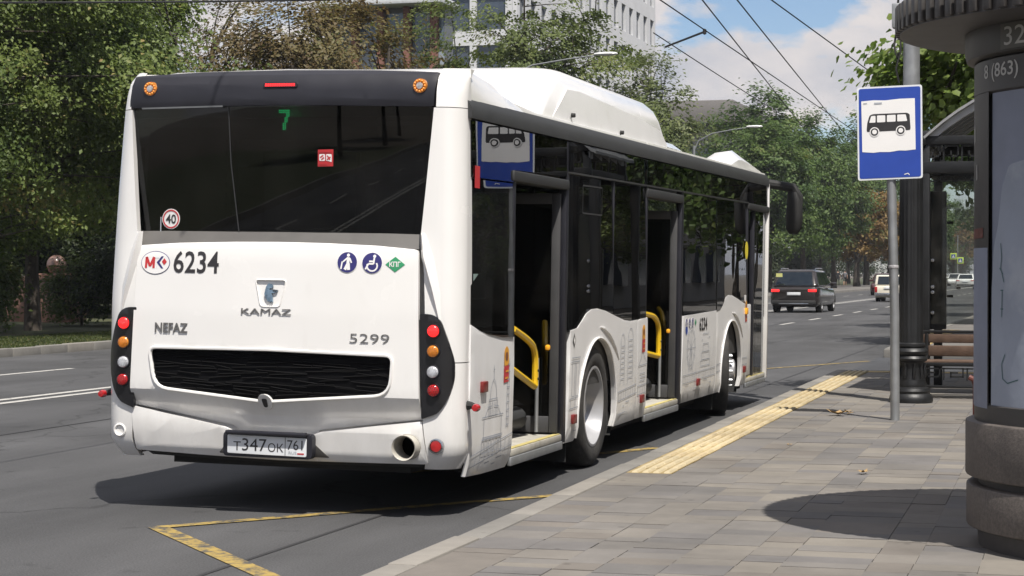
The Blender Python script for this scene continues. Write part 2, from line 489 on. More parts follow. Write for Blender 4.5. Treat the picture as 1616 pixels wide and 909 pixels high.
def asphalt_mat(name, base=(.056, .056, .058)):
    m, nt, bs = new_mat(name)
    geo = nt.nodes.new('ShaderNodeNewGeometry')
    mp = nt.nodes.new('ShaderNodeMapping'); mp.inputs['Scale'].default_value = (1.0, 0.12, 1.0)      # wear runs along the lanes
    nt.links.new(geo.outputs['Position'], mp.inputs['Vector'])
    n1 = nt.nodes.new('ShaderNodeTexNoise'); n1.inputs['Scale'].default_value = .9; n1.inputs['Detail'].default_value = 8; n1.inputs['Roughness'].default_value = .6
    nt.links.new(mp.outputs['Vector'], n1.inputs['Vector'])
    n2 = nt.nodes.new('ShaderNodeTexNoise'); n2.inputs['Scale'].default_value = 90; n2.inputs['Detail'].default_value = 3
    nt.links.new(geo.outputs['Position'], n2.inputs['Vector'])
    n3 = nt.nodes.new('ShaderNodeTexNoise'); n3.inputs['Scale'].default_value = .35; n3.inputs['Detail'].default_value = 6
    nt.links.new(geo.outputs['Position'], n3.inputs['Vector'])
    r1 = nt.nodes.new('ShaderNodeMapRange'); r1.inputs['From Min'].default_value = .3; r1.inputs['From Max'].default_value = .7; r1.inputs['To Min'].default_value = .66; r1.inputs['To Max'].default_value = 1.30
    nt.links.new(n1.outputs['Fac'], r1.inputs['Value'])
    r2 = nt.nodes.new('ShaderNodeMapRange'); r2.inputs['From Min'].default_value = .35; r2.inputs['From Max'].default_value = .65; r2.inputs['To Min'].default_value = .72; r2.inputs['To Max'].default_value = 1.3
    nt.links.new(n2.outputs['Fac'], r2.inputs['Value'])
    r3 = nt.nodes.new('ShaderNodeMapRange'); r3.inputs['From Min'].default_value = .35; r3.inputs['From Max'].default_value = .65; r3.inputs['To Min'].default_value = .76; r3.inputs['To Max'].default_value = 1.14
    nt.links.new(n3.outputs['Fac'], r3.inputs['Value'])
    a = nt.nodes.new('ShaderNodeMath'); a.operation = 'MULTIPLY'
    nt.links.new(r1.outputs['Result'], a.inputs[0]); nt.links.new(r2.outputs['Result'], a.inputs[1])
    a2 = nt.nodes.new('ShaderNodeMath'); a2.operation = 'MULTIPLY'
    nt.links.new(a.outputs[0], a2.inputs[0]); nt.links.new(r3.outputs['Result'], a2.inputs[1])
    # sealed cracks
    vo = nt.nodes.new('ShaderNodeTexVoronoi'); vo.feature = 'DISTANCE_TO_EDGE'; vo.inputs['Scale'].default_value = .28
    mp2 = nt.nodes.new('ShaderNodeMapping'); mp2.inputs['Scale'].default_value = (1, .5, 1)
    wob = nt.nodes.new('ShaderNodeTexNoise'); wob.inputs['Scale'].default_value = 1.2; wob.inputs['Detail'].default_value = 5
    nt.links.new(geo.outputs['Position'], wob.inputs['Vector'])
    vm = nt.nodes.new('ShaderNodeVectorMath'); vm.operation = 'ADD'
    nt.links.new(geo.outputs['Position'], vm.inputs[0]); nt.links.new(wob.outputs['Color'], vm.inputs[1])
    nt.links.new(vm.outputs[0], mp2.inputs['Vector']); nt.links.new(mp2.outputs['Vector'], vo.inputs['Vector'])
    rc = nt.nodes.new('ShaderNodeMapRange'); rc.inputs['From Min'].default_value = 0.002; rc.inputs['From Max'].default_value = 0.008; rc.inputs['To Min'].default_value = .62; rc.inputs['To Max'].default_value = 1
    nt.links.new(vo.outputs['Distance'], rc.inputs['Value'])
    a3 = nt.nodes.new('ShaderNodeMath'); a3.operation = 'MULTIPLY'
    nt.links.new(a2.outputs[0], a3.inputs[0]); nt.links.new(rc.outputs['Result'], a3.inputs[1])
    no4 = nt.nodes.new('ShaderNodeTexNoise'); no4.inputs['Scale'].default_value = 2.6; no4.inputs['Detail'].default_value = 4      # oil drips
    nt.links.new(geo.outputs['Position'], no4.inputs['Vector'])
    r4 = nt.nodes.new('ShaderNodeMapRange'); r4.inputs['From Min'].default_value = .64; r4.inputs['From Max'].default_value = .70; r4.inputs['To Min'].default_value = 1.0; r4.inputs['To Max'].default_value = .70
    nt.links.new(no4.outputs['Fac'], r4.inputs['Value'])
    a4 = nt.nodes.new('ShaderNodeMath'); a4.operation = 'MULTIPLY'; nt.links.new(a3.outputs[0], a4.inputs[0]); nt.links.new(r4.outputs['Result'], a4.inputs[1])
    mx = nt.nodes.new('ShaderNodeMix'); mx.data_type = 'RGBA'; mx.blend_type = 'MULTIPLY'; mx.inputs['Factor'].default_value = 1
    mx.inputs['A'].default_value = tuple(base) + (1,); nt.links.new(a4.outputs[0], mx.inputs['B'])
    nt.links.new(mx.outputs['Result'], bs.inputs['Base Color'])
    bs.inputs['Roughness'].default_value = .82
    b = nt.nodes.new('ShaderNodeBump'); b.inputs['Strength'].default_value = .35; b.inputs['Distance'].default_value = .008
    nt.links.new(n2.outputs['Fac'], b.inputs['Height']); nt.links.new(b.outputs['Normal'], bs.inputs['Normal'])
    return m

def paint_line_mat(name, col, gap=.56):
    """road paint worn through in places to the asphalt"""
    m, nt, bs = new_mat(name)
    geo = nt.nodes.new('ShaderNodeNewGeometry')
    n1 = nt.nodes.new('ShaderNodeTexNoise'); n1.inputs['Scale'].default_value = 9; n1.inputs['Detail'].default_value = 9; n1.inputs['Roughness'].default_value = .75
    nt.links.new(geo.outputs['Position'], n1.inputs['Vector'])
    mr = nt.nodes.new('ShaderNodeMapRange'); mr.inputs['From Min'].default_value = gap - .05; mr.inputs['From Max'].default_value = gap + .08
    nt.links.new(n1.outputs['Fac'], mr.inputs['Value'])
    mx = nt.nodes.new('ShaderNodeMix'); mx.data_type = 'RGBA'; mx.inputs['A'].default_value = tuple(col) + (1,); mx.inputs['B'].default_value = (.06, .06, .06, 1)
    nt.links.new(mr.outputs['Result'], mx.inputs['Factor']); nt.links.new(mx.outputs['Result'], bs.inputs['Base Color'])
    bs.inputs['Roughness'].default_value = .7
    return m

K = {}
K['asphalt'] = asphalt_mat('asphalt')
K['asphalt_drive'] = asphalt_mat('driveway_asphalt', (.045, .047, .052))
K['soil'] = mat('soil', (.09, .075, .055), .95, var=.3, scale=1.2, bump=.5, bscale=8)
K['verge'] = mat('verge_turf', (.045, .055, .022), .95, var=.35, scale=1.5, bump=.6, bscale=20, second=(.085, .072, .038), sec_pos=(.5, .7), sec_scale=.8)
K['white_line'] = paint_line_mat('white_road_paint', (.42, .41, .385), .58)
K['yellow_line'] = paint_line_mat('yellow_road_paint', (.34, .24, .065), .51)
SLABS = [(0.166, 0.152, 0.134), (0.146, 0.136, 0.125), (0.177, 0.162, 0.143), (0.131, 0.124, 0.118), (0.163, 0.152, 0.14), (0.155, 0.139, 0.122), (0.141, 0.133, 0.128), (0.189, 0.172, 0.148)]
K['slab'] = piece_mat('paving_slab_stone', SLABS)
K['slab_i'] = piece_mat('paving_slab_stone_far', SLABS, island=True)
K['bed'] = mat('joint_sand', (.12, .112, .104), .95, var=.2)
K['kerb'] = piece_mat('kerb_granite', [(.215,.202,.182),(.195,.186,.170),(.232,.216,.192)], bump=.3)
K['tactile'] = piece_mat('yellow_tactile_bar', [(.47,.385,.23),(.50,.415,.26),(.44,.355,.215),(.48,.405,.26)], rough=.8, bump=.2)
K['tactile_base'] = piece_mat('groove_shade_yellow', [(.34,.26,.125),(.37,.285,.14),(.31,.235,.115)], rough=.85, bump=.2)  # darker yellow between the bars, groove shade put into the colour
K['tactile_i'] = piece_mat('yellow_tactile_tile_far', [(.42,.31,.13),(.46,.34,.15),(.40,.29,.12)], rough=.8, island=True)
K['white'] = mat('white_bus_paint', (.80, .788, .768), .25, var=.015, scale=3, coat=.6, second=(.70, .685, .66), sec_pos=(.64, 1.0), sec_scale=3.5, grime=.22)
K['white_side'] = mat('white_vinyl_side_wrap', (.77, .765, .76), .34, var=.025, scale=3, coat=.25, second=(.62, .60, .57), sec_pos=(.58, .9), sec_scale=4, grime=.32)
K['black_gloss'] = mat('black_gloss_plastic', (.012, .012, .014), .22, var=.1, coat=.2)
K['black_satin'] = mat('black_satin_paint', (.016, .016, .022), .42, var=.15)
K['band'] = mat('grey_roof_rail', (.034, .035, .036), .55, var=.12)
K['rubber'] = mat('black_rubber', (.018, .018, .018), .75, var=.2)
K['tyre'] = mat('tyre_rubber', (.030, .029, .028), .85, var=.2, bump=.2, bscale=40, second=(.07, .062, .055), sec_pos=(.5, .8), sec_scale=5)
K['dark_metal'] = mat('dark_underbody', (.02, .02, .02), .8, var=.3)
K['seam'] = mat('panel_gap', (.03, .03, .03), .9)
K['chrome'] = mat('bright_chrome', (.55, .56, .58), .22, metal=1.0, var=.15)
K['silver'] = mat('silver_wheel_paint', (.46, .46, .47), .30, metal=.45, var=.08, second=(.40,.38,.36), sec_pos=(.6,.95), sec_scale=6)
K['grey_metal'] = mat('galvanised_steel', (.33, .34, .35), .50, metal=.65, var=.12, scale=9)
K['win_ledge'] = mat('window_ledge_grey', (.10, .095, .09), .5)
K['bus_glass'] = glass('tinted_bus_glass', (.16, .18, .17), 1.62, 0.0, wave=.05, dirt=.03)
K['rear_glass'] = glass('tinted_rear_glass', (.19, .20, .195), 1.48, 0.01, wave=.04, dirt=.02)
K['clear_glass'] = glass('clear_windscreen_glass', (.72, .75, .74), 1.5, 0.0)
K['lamp_red_on'] = mat('lit_red_lamp', (.60, .01, .01), .25, var=.1, emit=(1.0, .02, .02), estr=1.3, coat=1)
K['lamp_red'] = mat('red_lamp_lens', (.40, .012, .014), .2, var=.15, scale=40, coat=1)
K['side_red'] = mat('dull_red_reflector', (.17, .020, .018), .3, var=.2, scale=40)
K['lamp_amber'] = mat('amber_lamp_lens', (.62, .22, .02), .2, var=.2, scale=40, coat=1)
K['lamp_clear'] = mat('clear_lamp_lens', (.52, .53, .56), .2, var=.2, scale=40, coat=1)
K['lamp_amber_small'] = mat('amber_side_lamp', (.85, .40, .03), .25, emit=(1, .4, .02), estr=.08)
K['lens_grey'] = mat('grey_lens_core', (.40, .39, .40), .25, var=.3, scale=60)
K['yellow'] = mat('yellow_rail_paint', (.72, .46, .012), .38, var=.05, coat=.3)
K['print_grey'] = mat('grey_line_print', (.36, .38, .42), .5, var=.1)
K['print_blue'] = mat('pale_blue_print', (.52, .57, .64), .5, var=.1)
K['print_dark'] = mat('dark_print', (.03, .028, .03), .45)
K['print_white'] = mat('white_print', (.82, .81, .80), .45, var=.02)
K['print_red'] = mat('red_print', (.52, .035, .04), .45)
K['print_navy'] = mat('navy_print', (.035, .032, .16), .45)
K['print_green'] = mat('green_print', (.035, .27, .12), .45)
K['print_orange'] = mat('orange_print', (.70, .33, .03), .45)
K['print_brown'] = mat('brown_print', (.20, .075, .035), .45)
K['grey_print2'] = mat('grey_badge', (.17, .165, .16), .35, metal=.4)
K['sign_blue'] = mat('blue_sign_sheeting', (.018, .060, .36), .42, var=.06, coat=.2)
K['sign_white'] = mat('white_sign_sheeting', (.72, .74, .76), .45, var=.04)
K['led'] = mat('green_led', (.0, .2, .04), .4, emit=(.01, .85, .22), estr=.55)
K['interior_grey'] = mat('interior_grey_panel', (.20, .20, .195), .6, var=.1)
K['interior_dark'] = mat('interior_dark_panel', (.045, .045, .047), .6, var=.15)
K['interior_floor'] = mat('interior_floor', (.16, .16, .155), .7, var=.15)
K['seat'] = mat('blue_grey_seat', (.035, .045, .085), .75, var=.2)
K['sill'] = mat('worn_sill', (.42, .40, .35), .6, var=.15, second=(.20,.18,.15), sec_pos=(.5,.8))
K['iron'] = mat('black_cast_iron', (.010, .0105, .0115), .46, metal=.0, var=.25, bump=.12, bscale=35)
K['wood'] = mat('bench_wood', (.105, .066, .046), .5, var=.25, scale=9, bump=.2)
K['granite'] = mat('brown_granite', (.105, .090, .080), .60, var=.30, scale=60, bump=.15, bscale=120, second=(.055,.048,.045), sec_pos=(.45,.8), sec_scale=3)
K['granite_dark'] = mat('dark_granite', (.05, .046, .044), .6, var=.2, scale=40)
K['canopy'] = mat('dark_painted_canopy', (.050, .046, .044), .5, var=.15)
K['canopy_under'] = mat('canopy_soffit', (.17, .155, .145), .75, var=.1)
K['dark_band'] = mat('dark_kiosk_band', (.045, .042, .040), .5, var=.15)
K['plaque'] = mat('brown_grey_plaque', (.085, .080, .068), .5)
K['kiosk_text'] = mat('pale_kiosk_letters', (.42, .41, .39), .5)
K['poster'] = mat('grey_blue_poster', (.27, .30, .36), .75, var=.10, scale=2.5, bump=.35, bscale=5, second=(.44,.46,.49), sec_pos=(.52,.75), sec_scale=1.4)
K['poster_plain'] = mat('plain_blue_grey_sheet', (.20, .22, .28), .7, var=.08)
K['pen'] = mat('dark_green_pen', (.06, .12, .13), .6)
K['rust'] = mat('rusty_red_paint', (.11, .030, .022), .6, var=.3, scale=20)
K['shelter_glass'] = glass('shelter_glass', (.80, .82, .80), 1.3, 0.0, dirt=.10)
K['bark'] = mat('tree_bark', (.055, .045, .036), .95, var=.35, scale=7, bump=.8, bscale=14)
K['bark_grey'] = mat('grey_bark', (.10, .09, .075), .95, var=.35, scale=7, bump=.8, bscale=14)
K['leaf_linden'] = leaf_mat('linden_leaves', (.044, .076, .018), (.160, .205, .054), (.28, .21, .085))
K['leaf_brown'] = leaf_mat('browning_leaves', (.110, .075, .034), (.150, .130, .052), (.105, .130, .040))
K['leaf_rust'] = leaf_mat('rusty_chestnut_leaves', (.15, .085, .025), (.21, .145, .045), (.11, .13, .035))
K['leaf_locust'] = leaf_mat('locust_leaves', (.060, .085, .026), (.150, .185, .056), (.21, .21, .08))
K['leaf_grey'] = leaf_mat('grey_green_leaves', (.075, .098, .040), (.160, .190, .080), (.23, .23, .11))
K['leaf_far'] = leaf_mat('poplar_leaves', (.042, .080, .025), (.115, .170, .048), (.20, .21, .075))
K['leaf_plane'] = leaf_mat('maple_leaves', (.070, .125, .028), (.21, .27, .070), (.30, .33, .11), trans=.45)
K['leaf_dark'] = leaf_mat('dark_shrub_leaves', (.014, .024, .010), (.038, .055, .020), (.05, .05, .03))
K['leaf_shrub'] = leaf_mat('shrub_leaves', (.045, .080, .020), (.125, .165, .048), (.20, .20, .08))
K['grass'] = leaf_mat('grass_blades', (.035, .055, .014), (.085, .105, .028), (.17, .15, .06), trans=.25)
K['dry_leaf'] = mat('dry_leaf', (.33, .22, .10), .8, var=.2)

# ================================================================== SETTING
def KX(Y):                       # outer face of the near kerb, it drifts left ahead of the stop
    return -3.18 - 0.016 * min(max(0.0, Y - 10.0), 32.0)

def sheet(name, pts, z, m, parent=None):
    me = bpy.data.meshes.new(name)
    me.from_pydata([(p[0], p[1], z) for p in pts], [], [tuple(range(len(pts)))])
    return link_mesh(name, me, m, parent)

g = sheet('ground', [(-1500, -600), (1500, -600), (1500, 2500), (-1500, 2500)], -0.03, K['soil']); tag(g, kind='structure')
road = sheet('road', [(-18.9, -80), (-2.8, -80), (-2.8, 60), (-3.2, 700), (-18.9, 700)], 0.0, K['asphalt']); tag(road, kind='structure')
drive = sheet('driveway', [(KX(27.7) - .1, 27.6), (14, 27.6), (14, 35.6), (KX(35) - .1, 35.6)], 0.006, K['asphalt_drive']); tag(drive, kind='structure')

def road_line(name, pts, w, m, z=0.004):
    """strip of width w along a ground polyline"""
    mb = MB(); P = [Vector((p[0], p[1], 0)) for p in pts]
    L = []; R = []
    for i, p in enumerate(P):
        d = (P[min(i+1, len(P)-1)] - P[max(i-1, 0)]).normalized(); nrm = Vector((-d.y, d.x, 0))
        L.append((p + nrm * w / 2)); R.append((p - nrm * w / 2))
    vs = [(q.x, q.y, z) for q in L] + [(q.x, q.y, z) for q in R]; n = len(P)
    mb.add(vs, [(i, n + i, n + i + 1, i + 1) for i in range(n - 1)])
    me = bpy.data.meshes.new(name); me.from_pydata(mb.v, [], mb.f)
    return link_mesh(name, me, m, road)
for dx in (-.17, .17):
    road_line('centre_line', [(-12.38 + dx, -60), (-12.38 + dx, 600)], .14, K['white_line'])
Y = 26.0 - 12 * 8
while Y < 330:
    road_line('lane_dash', [(-15.62, Y - 1.2), (-15.62, Y + 1.8)], .13, K['white_line']); Y += 8.0
Y = 58.3
while Y < 330:
    road_line('lane_dash', [(-8.80, Y - 1.0), (-8.80, Y + 1.6)], .13, K['white_line']); Y += 6.1
# yellow stop box
yc = [on_z(252, 834), on_z(420, 909)]
d_ = (yc[1] - yc[0])
road_line('stop_box_line', [yc[0] - d_ * .03, yc[0] + d_ * 1.9], .12, K['yellow_line'], .005)
c1 = on_z(252, 833)
road_line('stop_box_line', [c1, (-3.9, 12.35), (-3.45, 12.9)], .10, K['yellow_line'], .0062)
road_line('stop_box_line', [(-5.0, 14.0), (-3.62, 16.6)], .12, K['yellow_line'], .005)
road_line('stop_box_line', [(-5.4, 29.8), (-3.7, 34)], .10, K['yellow_line'], .005)

K['seam_tar'] = mat('tar_seam', (.028, .028, .030), .7)
road_line('tar_seam', [(-9.9, -10), (-9.82, 15), (-9.9, 40)], .035, K['seam_tar'])
road_line('tar_seam', [(-4.15, 2), (-4.3, 9), (-4.2, 20), (-4.35, 45)], .03, K['seam_tar'], .0035)
# ---- near pavement
pave = MB()
ys = [-30, 0, 10, 14, 18, 22, 27.62]
secs = [[(KX(y) + .02, y, -.02), (9.0, y, -.02), (9.0, y, .136), (KX(y) + .02, y, .136)] for y in ys]
pave.loft(secs)
pavement = pave.build('pavement', K['bed'], smooth=False); tag(pavement, kind='structure')
far_p = MB(); ys = [35.7, 42, 80, 250, 700]
far_p.loft([[(KX(y) + .16, y, -.02), (9.0, y, -.02), (9.0, y, .15), (KX(y) + .16, y, .15)] for y in ys])
fp = far_p.build('far_pavement', K['slab'], smooth=False); tag(fp, kind='structure')

rng = random.Random(7)
def slab_mesh(w, l):
    return MB().box((-w/2, -l/2, -.03), (w/2, l/2, 0)).mesh('slab', smooth=False)
slab_sizes = {}
cols = []
x = -2.70
for w in [.30, .20, .30, .30, .20, .40, .20, .30, .30, .20, .40, .30, .20, .30, .30, .20]:
    cols.append((x, w, 5.6, 27.6)); x += w
cols.append((-3.02, .32, 5.6, 13.05))
slabs = []
for (x0, w, ya, yb) in cols:
    y = ya + rng.uniform(-.2, 0)
    while y < yb - .1:
        l = min(rng.choice([.15, .20, .20, .30, .30, .40, .45]), yb - y)
        if yb - y - l < .1: l = yb - y
        slabs.append((x0 + w/2, y + l/2, w, l)); y += l
vis = [s for s in slabs if s[0] < -.02 * s[1] + .4 and s[1] > 7.6]
vis.sort(key=lambda s: s[1]); near = vis[:300]; nset = set(near)
for (cx, cy, w, l) in near:
    key = (round(w, 2), round(l, 3))
    if key not in slab_sizes: slab_sizes[key] = slab_mesh(w - .002, l - .002)
    o = link_mesh('slab', slab_sizes[key], K['slab'], pavement)
    o.location = (cx + KX(cy) + 3.18, cy, .15 + rng.uniform(-.0022, .0022))
    o.rotation_euler = (rng.uniform(-.003, .003), rng.uniform(-.003, .003), .012)
rest = MB()
for s in slabs:
    if s in nset: continue
    cx, cy, w, l = s; dz = rng.uniform(-.002, .002); cx += KX(cy) + 3.18
    rest.box((cx - w/2 + .001, cy - l/2 + .001, .12), (cx + w/2 - .001, cy + l/2 - .001, .15 + dz))
o = rest.build('slab', K['slab_i'], pavement, smooth=False); tag(o, kind='stuff')
o = MB().box((1.72, -25, .10), (8.9, 27.5, .152)).build('slab_field', K['slab'], pavement, smooth=False)

# kerbstones
kerb = empty('kerb', (KX(10), 10, 0)); tag(kerb, kind='structure')
km = MB().box((0, -.497, -.12), (.155, .497, .158)).mesh('kerbstone', bevel=.018, seg=2)
for i in range(-2, 23):
    y = 5.1 + i
    o = link_mesh('kerbstone', km, K['kerb'], kerb)
    o.location = (KX(y) - KX(10) + rng.uniform(-.004, .004), y - 10, rng.uniform(-.004, .003)); o.rotation_euler = (0, 0, .016 if y > 10 else 0)
mb = MB()
mb.loft([[(KX(y), y, -.1), (KX(y) + .155, y, -.1), (KX(y) + .155, y, .158), (KX(y), y, .158)] for y in (35.7, 42, 60, 250, 700)])
o = mb.build('kerbstone', K['kerb'], kerb, smooth=False); o.matrix_parent_inverse = Matrix.Translation((-KX(10), -10, 0)); tag(o, kind='stuff')
for y in (27.75, 35.55):       # return kerbs along the driveway mouth
    o = MB().box((KX(y), y - .07, -.1), (8.5, y + .07, .154)).build('kerbstone', K['kerb'], kerb, bevel=.015); o.matrix_parent_inverse = Matrix.Translation((-KX(10), -10, 0))

# tactile strip
tact = empty('tactile_strip', (KX(13) + .16, 13.05, .15)); tag(tact, kind='structure')
tm = MB().box((0, -.148, -.03), (.315, .148, .004))
for k in range(4):
    xx = .035 + k * .075
    b = len(tm.v)
    tm.add([(xx, -.14, .004), (xx + .045, -.14, .004), (xx + .045, .14, .004), (xx, .14, .004), (xx + .008, -.13, .016), (xx + .037, -.13, .016), (xx + .037, .13, .016), (xx + .008, .13, .016)],
           [(4,5,6,7),(0,1,5,4),(1,2,6,5),(2,3,7,6),(3,0,4,7)])
tmesh = tm.mesh('tactile_tile', smooth=False)
tmesh.materials.append(K['tactile']); tmesh.materials.append(K['tactile_base'])
for p in tmesh.polygons:
    if p.center.z < .0045: p.material_index = 1
for i in range(48):
    y = 13.2 + i * .3
    o = link_mesh('tactile_tile', tmesh, K['tactile'], tact)
    o.location = (KX(y) - KX(13), y - 13.05, rng.uniform(-.002, .002)); o.rotation_euler = (0, 0, .016)
mb = MB()
for i in range(20):
    x0 = KX(27.4) + .47 + i * .3
    mb.box((x0 - KX(13) - .16, 27.3 - 13.05, -.02), (x0 + .294 - KX(13) - .16, 27.56 - 13.05, .006))
for i in range(40):
    y = 35.9 + i * .3
    mb.box((KX(y) - KX(13), y - 13.05, -.02), (KX(y) - KX(13) + .5, y + .294 - 13.05, .012))
o = mb.build('tactile_tile', K['tactile_i'], tact, smooth=False); tag(o, kind='stuff')

# ---- far (left) side
verge = MB().box((-60, -60, -.025), (-19.06, 700, .12)).build('verge', K['verge'], smooth=False); tag(verge, kind='structure')
kerb2 = empty('far_kerb', (-18.9, 30, 0)); tag(kerb2, kind='structure')
km2 = MB().box((-.16, -.495, -.1), (0, .495, .16)).mesh('kerbstone', bevel=.02)
for i in range(20):
    o = link_mesh('kerbstone', km2, K['kerb'], kerb2); o.location = (rng.uniform(-.012, .012), -5 + i, rng.uniform(-.012, .008)); o.rotation_euler = (0, rng.uniform(-.02, .02), rng.uniform(-.01, .01))
o = MB().box((-.16, 14.5, -.1), (0, 670, .16)).build('kerbstone', K['kerb'], kerb2, smooth=False); tag(o, kind='stuff')
o = MB().box((-.16, -100, -.1), (0, -5.5, .16)).build('kerbstone', K['kerb'], kerb2, smooth=False); tag(o, kind='stuff')
fpv = MB().box((-27.5, 110, .1), (-19.07, 600, .135)).build('far_footpath', K['slab'], smooth=False); tag(fpv, kind='structure')

nrng = np.random.default_rng(5)
def leaf_cloud(name, pos, nrm, size, tint, mat_, parent, lobes=False, aspect=.62):
    """one folded leaf face pair per point"""
    n = len(pos)
    t = nrng.normal(size=(n, 3)); t -= nrm * (t * nrm).sum(1, keepdims=True); t /= np.linalg.norm(t, axis=1, keepdims=True) + 1e-9
    s = np.cross(nrm, t); sz = size[:, None]
    if not lobes:
        V = np.stack([pos - t*sz*.5, pos + s*sz*aspect*.5 + nrm*sz*.12, pos + t*sz*.5, pos - s*sz*aspect*.5 + nrm*sz*.12], 1)
        F = np.array([[0, 1, 2], [0, 2, 3]]); nv = 4
    else:                        # five-pointed maple leaf
        ang = np.array([-90, -35, 5, 35, 62, 90, 118, 145, 175, 215]) * math.pi / 180
        rad = np.array([.32, .30, .55, .30, .60, .34, .62, .30, .55, .30])
        rad = np.array([.34, .44, .40, .56, .44, .62, .44, .56, .40, .44]); ang = np.linspace(-90, 234, 10) * math.pi / 180
        V = np.stack([pos] + [pos + (t*math.sin(a) + s*math.cos(a))*sz*r + nrm*sz*.10*abs(math.cos(a)) for a, r in zip(ang, rad)], 1)
        F = np.array([[0, 1 + k, 1 + (k + 1) % 10] for k in range(10)]); nv = 11
    V = V.reshape(-1, 3); FF = (F[None] + (np.arange(n) * nv)[:, None, None]).reshape(-1, 3)
    me = bpy.data.meshes.new(name)
    me.vertices.add(len(V)); me.vertices.foreach_set('co', V.astype(np.float32).ravel())
    me.loops.add(FF.size); me.loops.foreach_set('vertex_index', FF.astype(np.int32).ravel())
    me.polygons.add(len(FF)); me.polygons.foreach_set('loop_start', (np.arange(len(FF)) * 3).astype(np.int32))
    at = me.attributes.new('tint', 'FLOAT', 'POINT'); at.data.foreach_set('value', np.repeat(tint, nv).astype(np.float32))
    me.update(calc_edges=True)
    return link_mesh(name, me, mat_, parent)

def unit(n):
    v = nrng.normal(size=(n, 3)); return v / np.linalg.norm(v, axis=1, keepdims=True)

def make_tree(name, seed, h, trunk_h, rx, n_leaf, leaf, lm, bark, n_cl=150, cl_r=.75, trunk_r=.22, base_z=None, airy=0.0, lobes=False, droop=0.0, flat=.7, squash=1.0, tint_sd=.22, lean=0.0):
    """trunk with limbs (one mesh) + crown of leaf faces gathered in clumps"""
    global nrng
    nrng = np.random.default_rng(seed); rr = random.Random(seed)
    root = empty(name)
    zb = trunk_h if base_z is None else base_z
    zc, rz = (h + zb) / 2, (h - zb) / 2
    # lumpy crown: clump centres through an uneven ellipsoid, more of them near its skin
    lob = unit(9)
    cs = []
    while len(cs) < n_cl:
        u = unit(1)[0]
        lump = .72 + .34 * max(0, (lob @ u).max() - .45) / .55 + rr.uniform(-.08, .08)
        rad = (rr.random() ** (.42 if not airy else .6)) * lump
        p = np.array([u[0] * rx * rad, u[1] * rx * rad, zc + u[2] * rz * rad * squash])
        # egg shape: narrower at the top
        k = (p[2] - zb) / (h - zb)
        f = 1.12 - .50 * max(0, k - .35)
        p[0] *= f; p[1] *= f
        p[0] += lean * p[2]
        if p[2] < zb - .4: continue
        cs.append(p)
    cs = np.array(cs)
    tr = MB()
    top = zb + (h - zb) * .62
    pts = []; rs = []
    for i in range(7):
        t = i / 6; z = t * top
        pts.append((rr.uniform(-.12, .12) * t * 2 + lean * z, rr.uniform(-.12, .12) * t * 2, z)); rs.append(trunk_r * (1.18 if i == 0 else 1.0 - .78 * t))
    tr.tube(pts, rs, 9)
    P = [Vector(p) for p in pts]
    limbs = []
    for k in range(14):
        c = Vector(cs[rr.randrange(len(cs))])
        zz = min(max(trunk_h * .8, c.z - (Vector((c.x, c.y, 0)).length) * .8), top * .95)
        i = min(5, int(zz / top * 6)); a = P[i].lerp(P[i + 1], zz / top * 6 - i)
        m1 = a.lerp(c, .45) + Vector((rr.uniform(-.3, .3), rr.uniform(-.3, .3), rr.uniform(0, .5)))
        r0 = trunk_r * rr.uniform(.28, .45)
        tr.tube([a, m1, c], [r0, r0 * .6, r0 * .16], 6, caps=False)
        for q in range(1, 5): limbs.append(a.lerp(m1, q / 4))
        for q in range(1, 5): limbs.append(m1.lerp(c, q / 4))
    for c in cs:
        cv = Vector(c); b = min(limbs, key=lambda l: (l - cv).length + max(0, l.z - cv.z))
        mid = b.lerp(cv, .5) + Vector((0, 0, rr.uniform(0, .25)))
        tr.tube([b, mid, cv], [.028, .02, .008], 4, caps=False)
    tr.build('trunk', bark, root)
    w = np.array([rr.uniform(.45, 1.5) for _ in cs]); w /= w.sum()
    ids = nrng.choice(len(cs), n_leaf, p=w)
    cr = np.array([rr.uniform(.6, 1.3) * cl_r for _ in cs]); ct = np.array([rr.gauss(.42, tint_sd * .8) for _ in cs])
    off = nrng.normal(size=(n_leaf, 3)) * .5; off[:, 2] *= flat
    pos = cs[ids] + off * cr[ids][:, None]
    if droop:
        pos[:, 2] -= droop * (off[:, 0] ** 2 + off[:, 1] ** 2) * cr[ids]
    out = pos - np.array([0, 0, zc]); out /= np.linalg.norm(out, axis=1, keepdims=True) + 1e-6
    nr = out * .55 + np.array([0, 0, .6]) + unit(n_leaf) * .55; nr /= np.linalg.norm(nr, axis=1, keepdims=True)
    size = leaf * nrng.uniform(.65, 1.35, n_leaf)
    tint = np.clip(ct[ids] + nrng.normal(0, tint_sd * .6, n_leaf), 0, 1)
    leaf_cloud('crown', pos, nr, size, tint, lm, root, lobes)
    return root

def place(proto, loc, rz, s, label, cat, group, first=False):
    o = proto if first else copy_tree(proto)
    o.location = loc; o.rotation_euler = (0, 0, rz); o.scale = (s, s, s)
    tag(o, label, cat, group)
    return o

G_L = 'trees along the far side of the street'
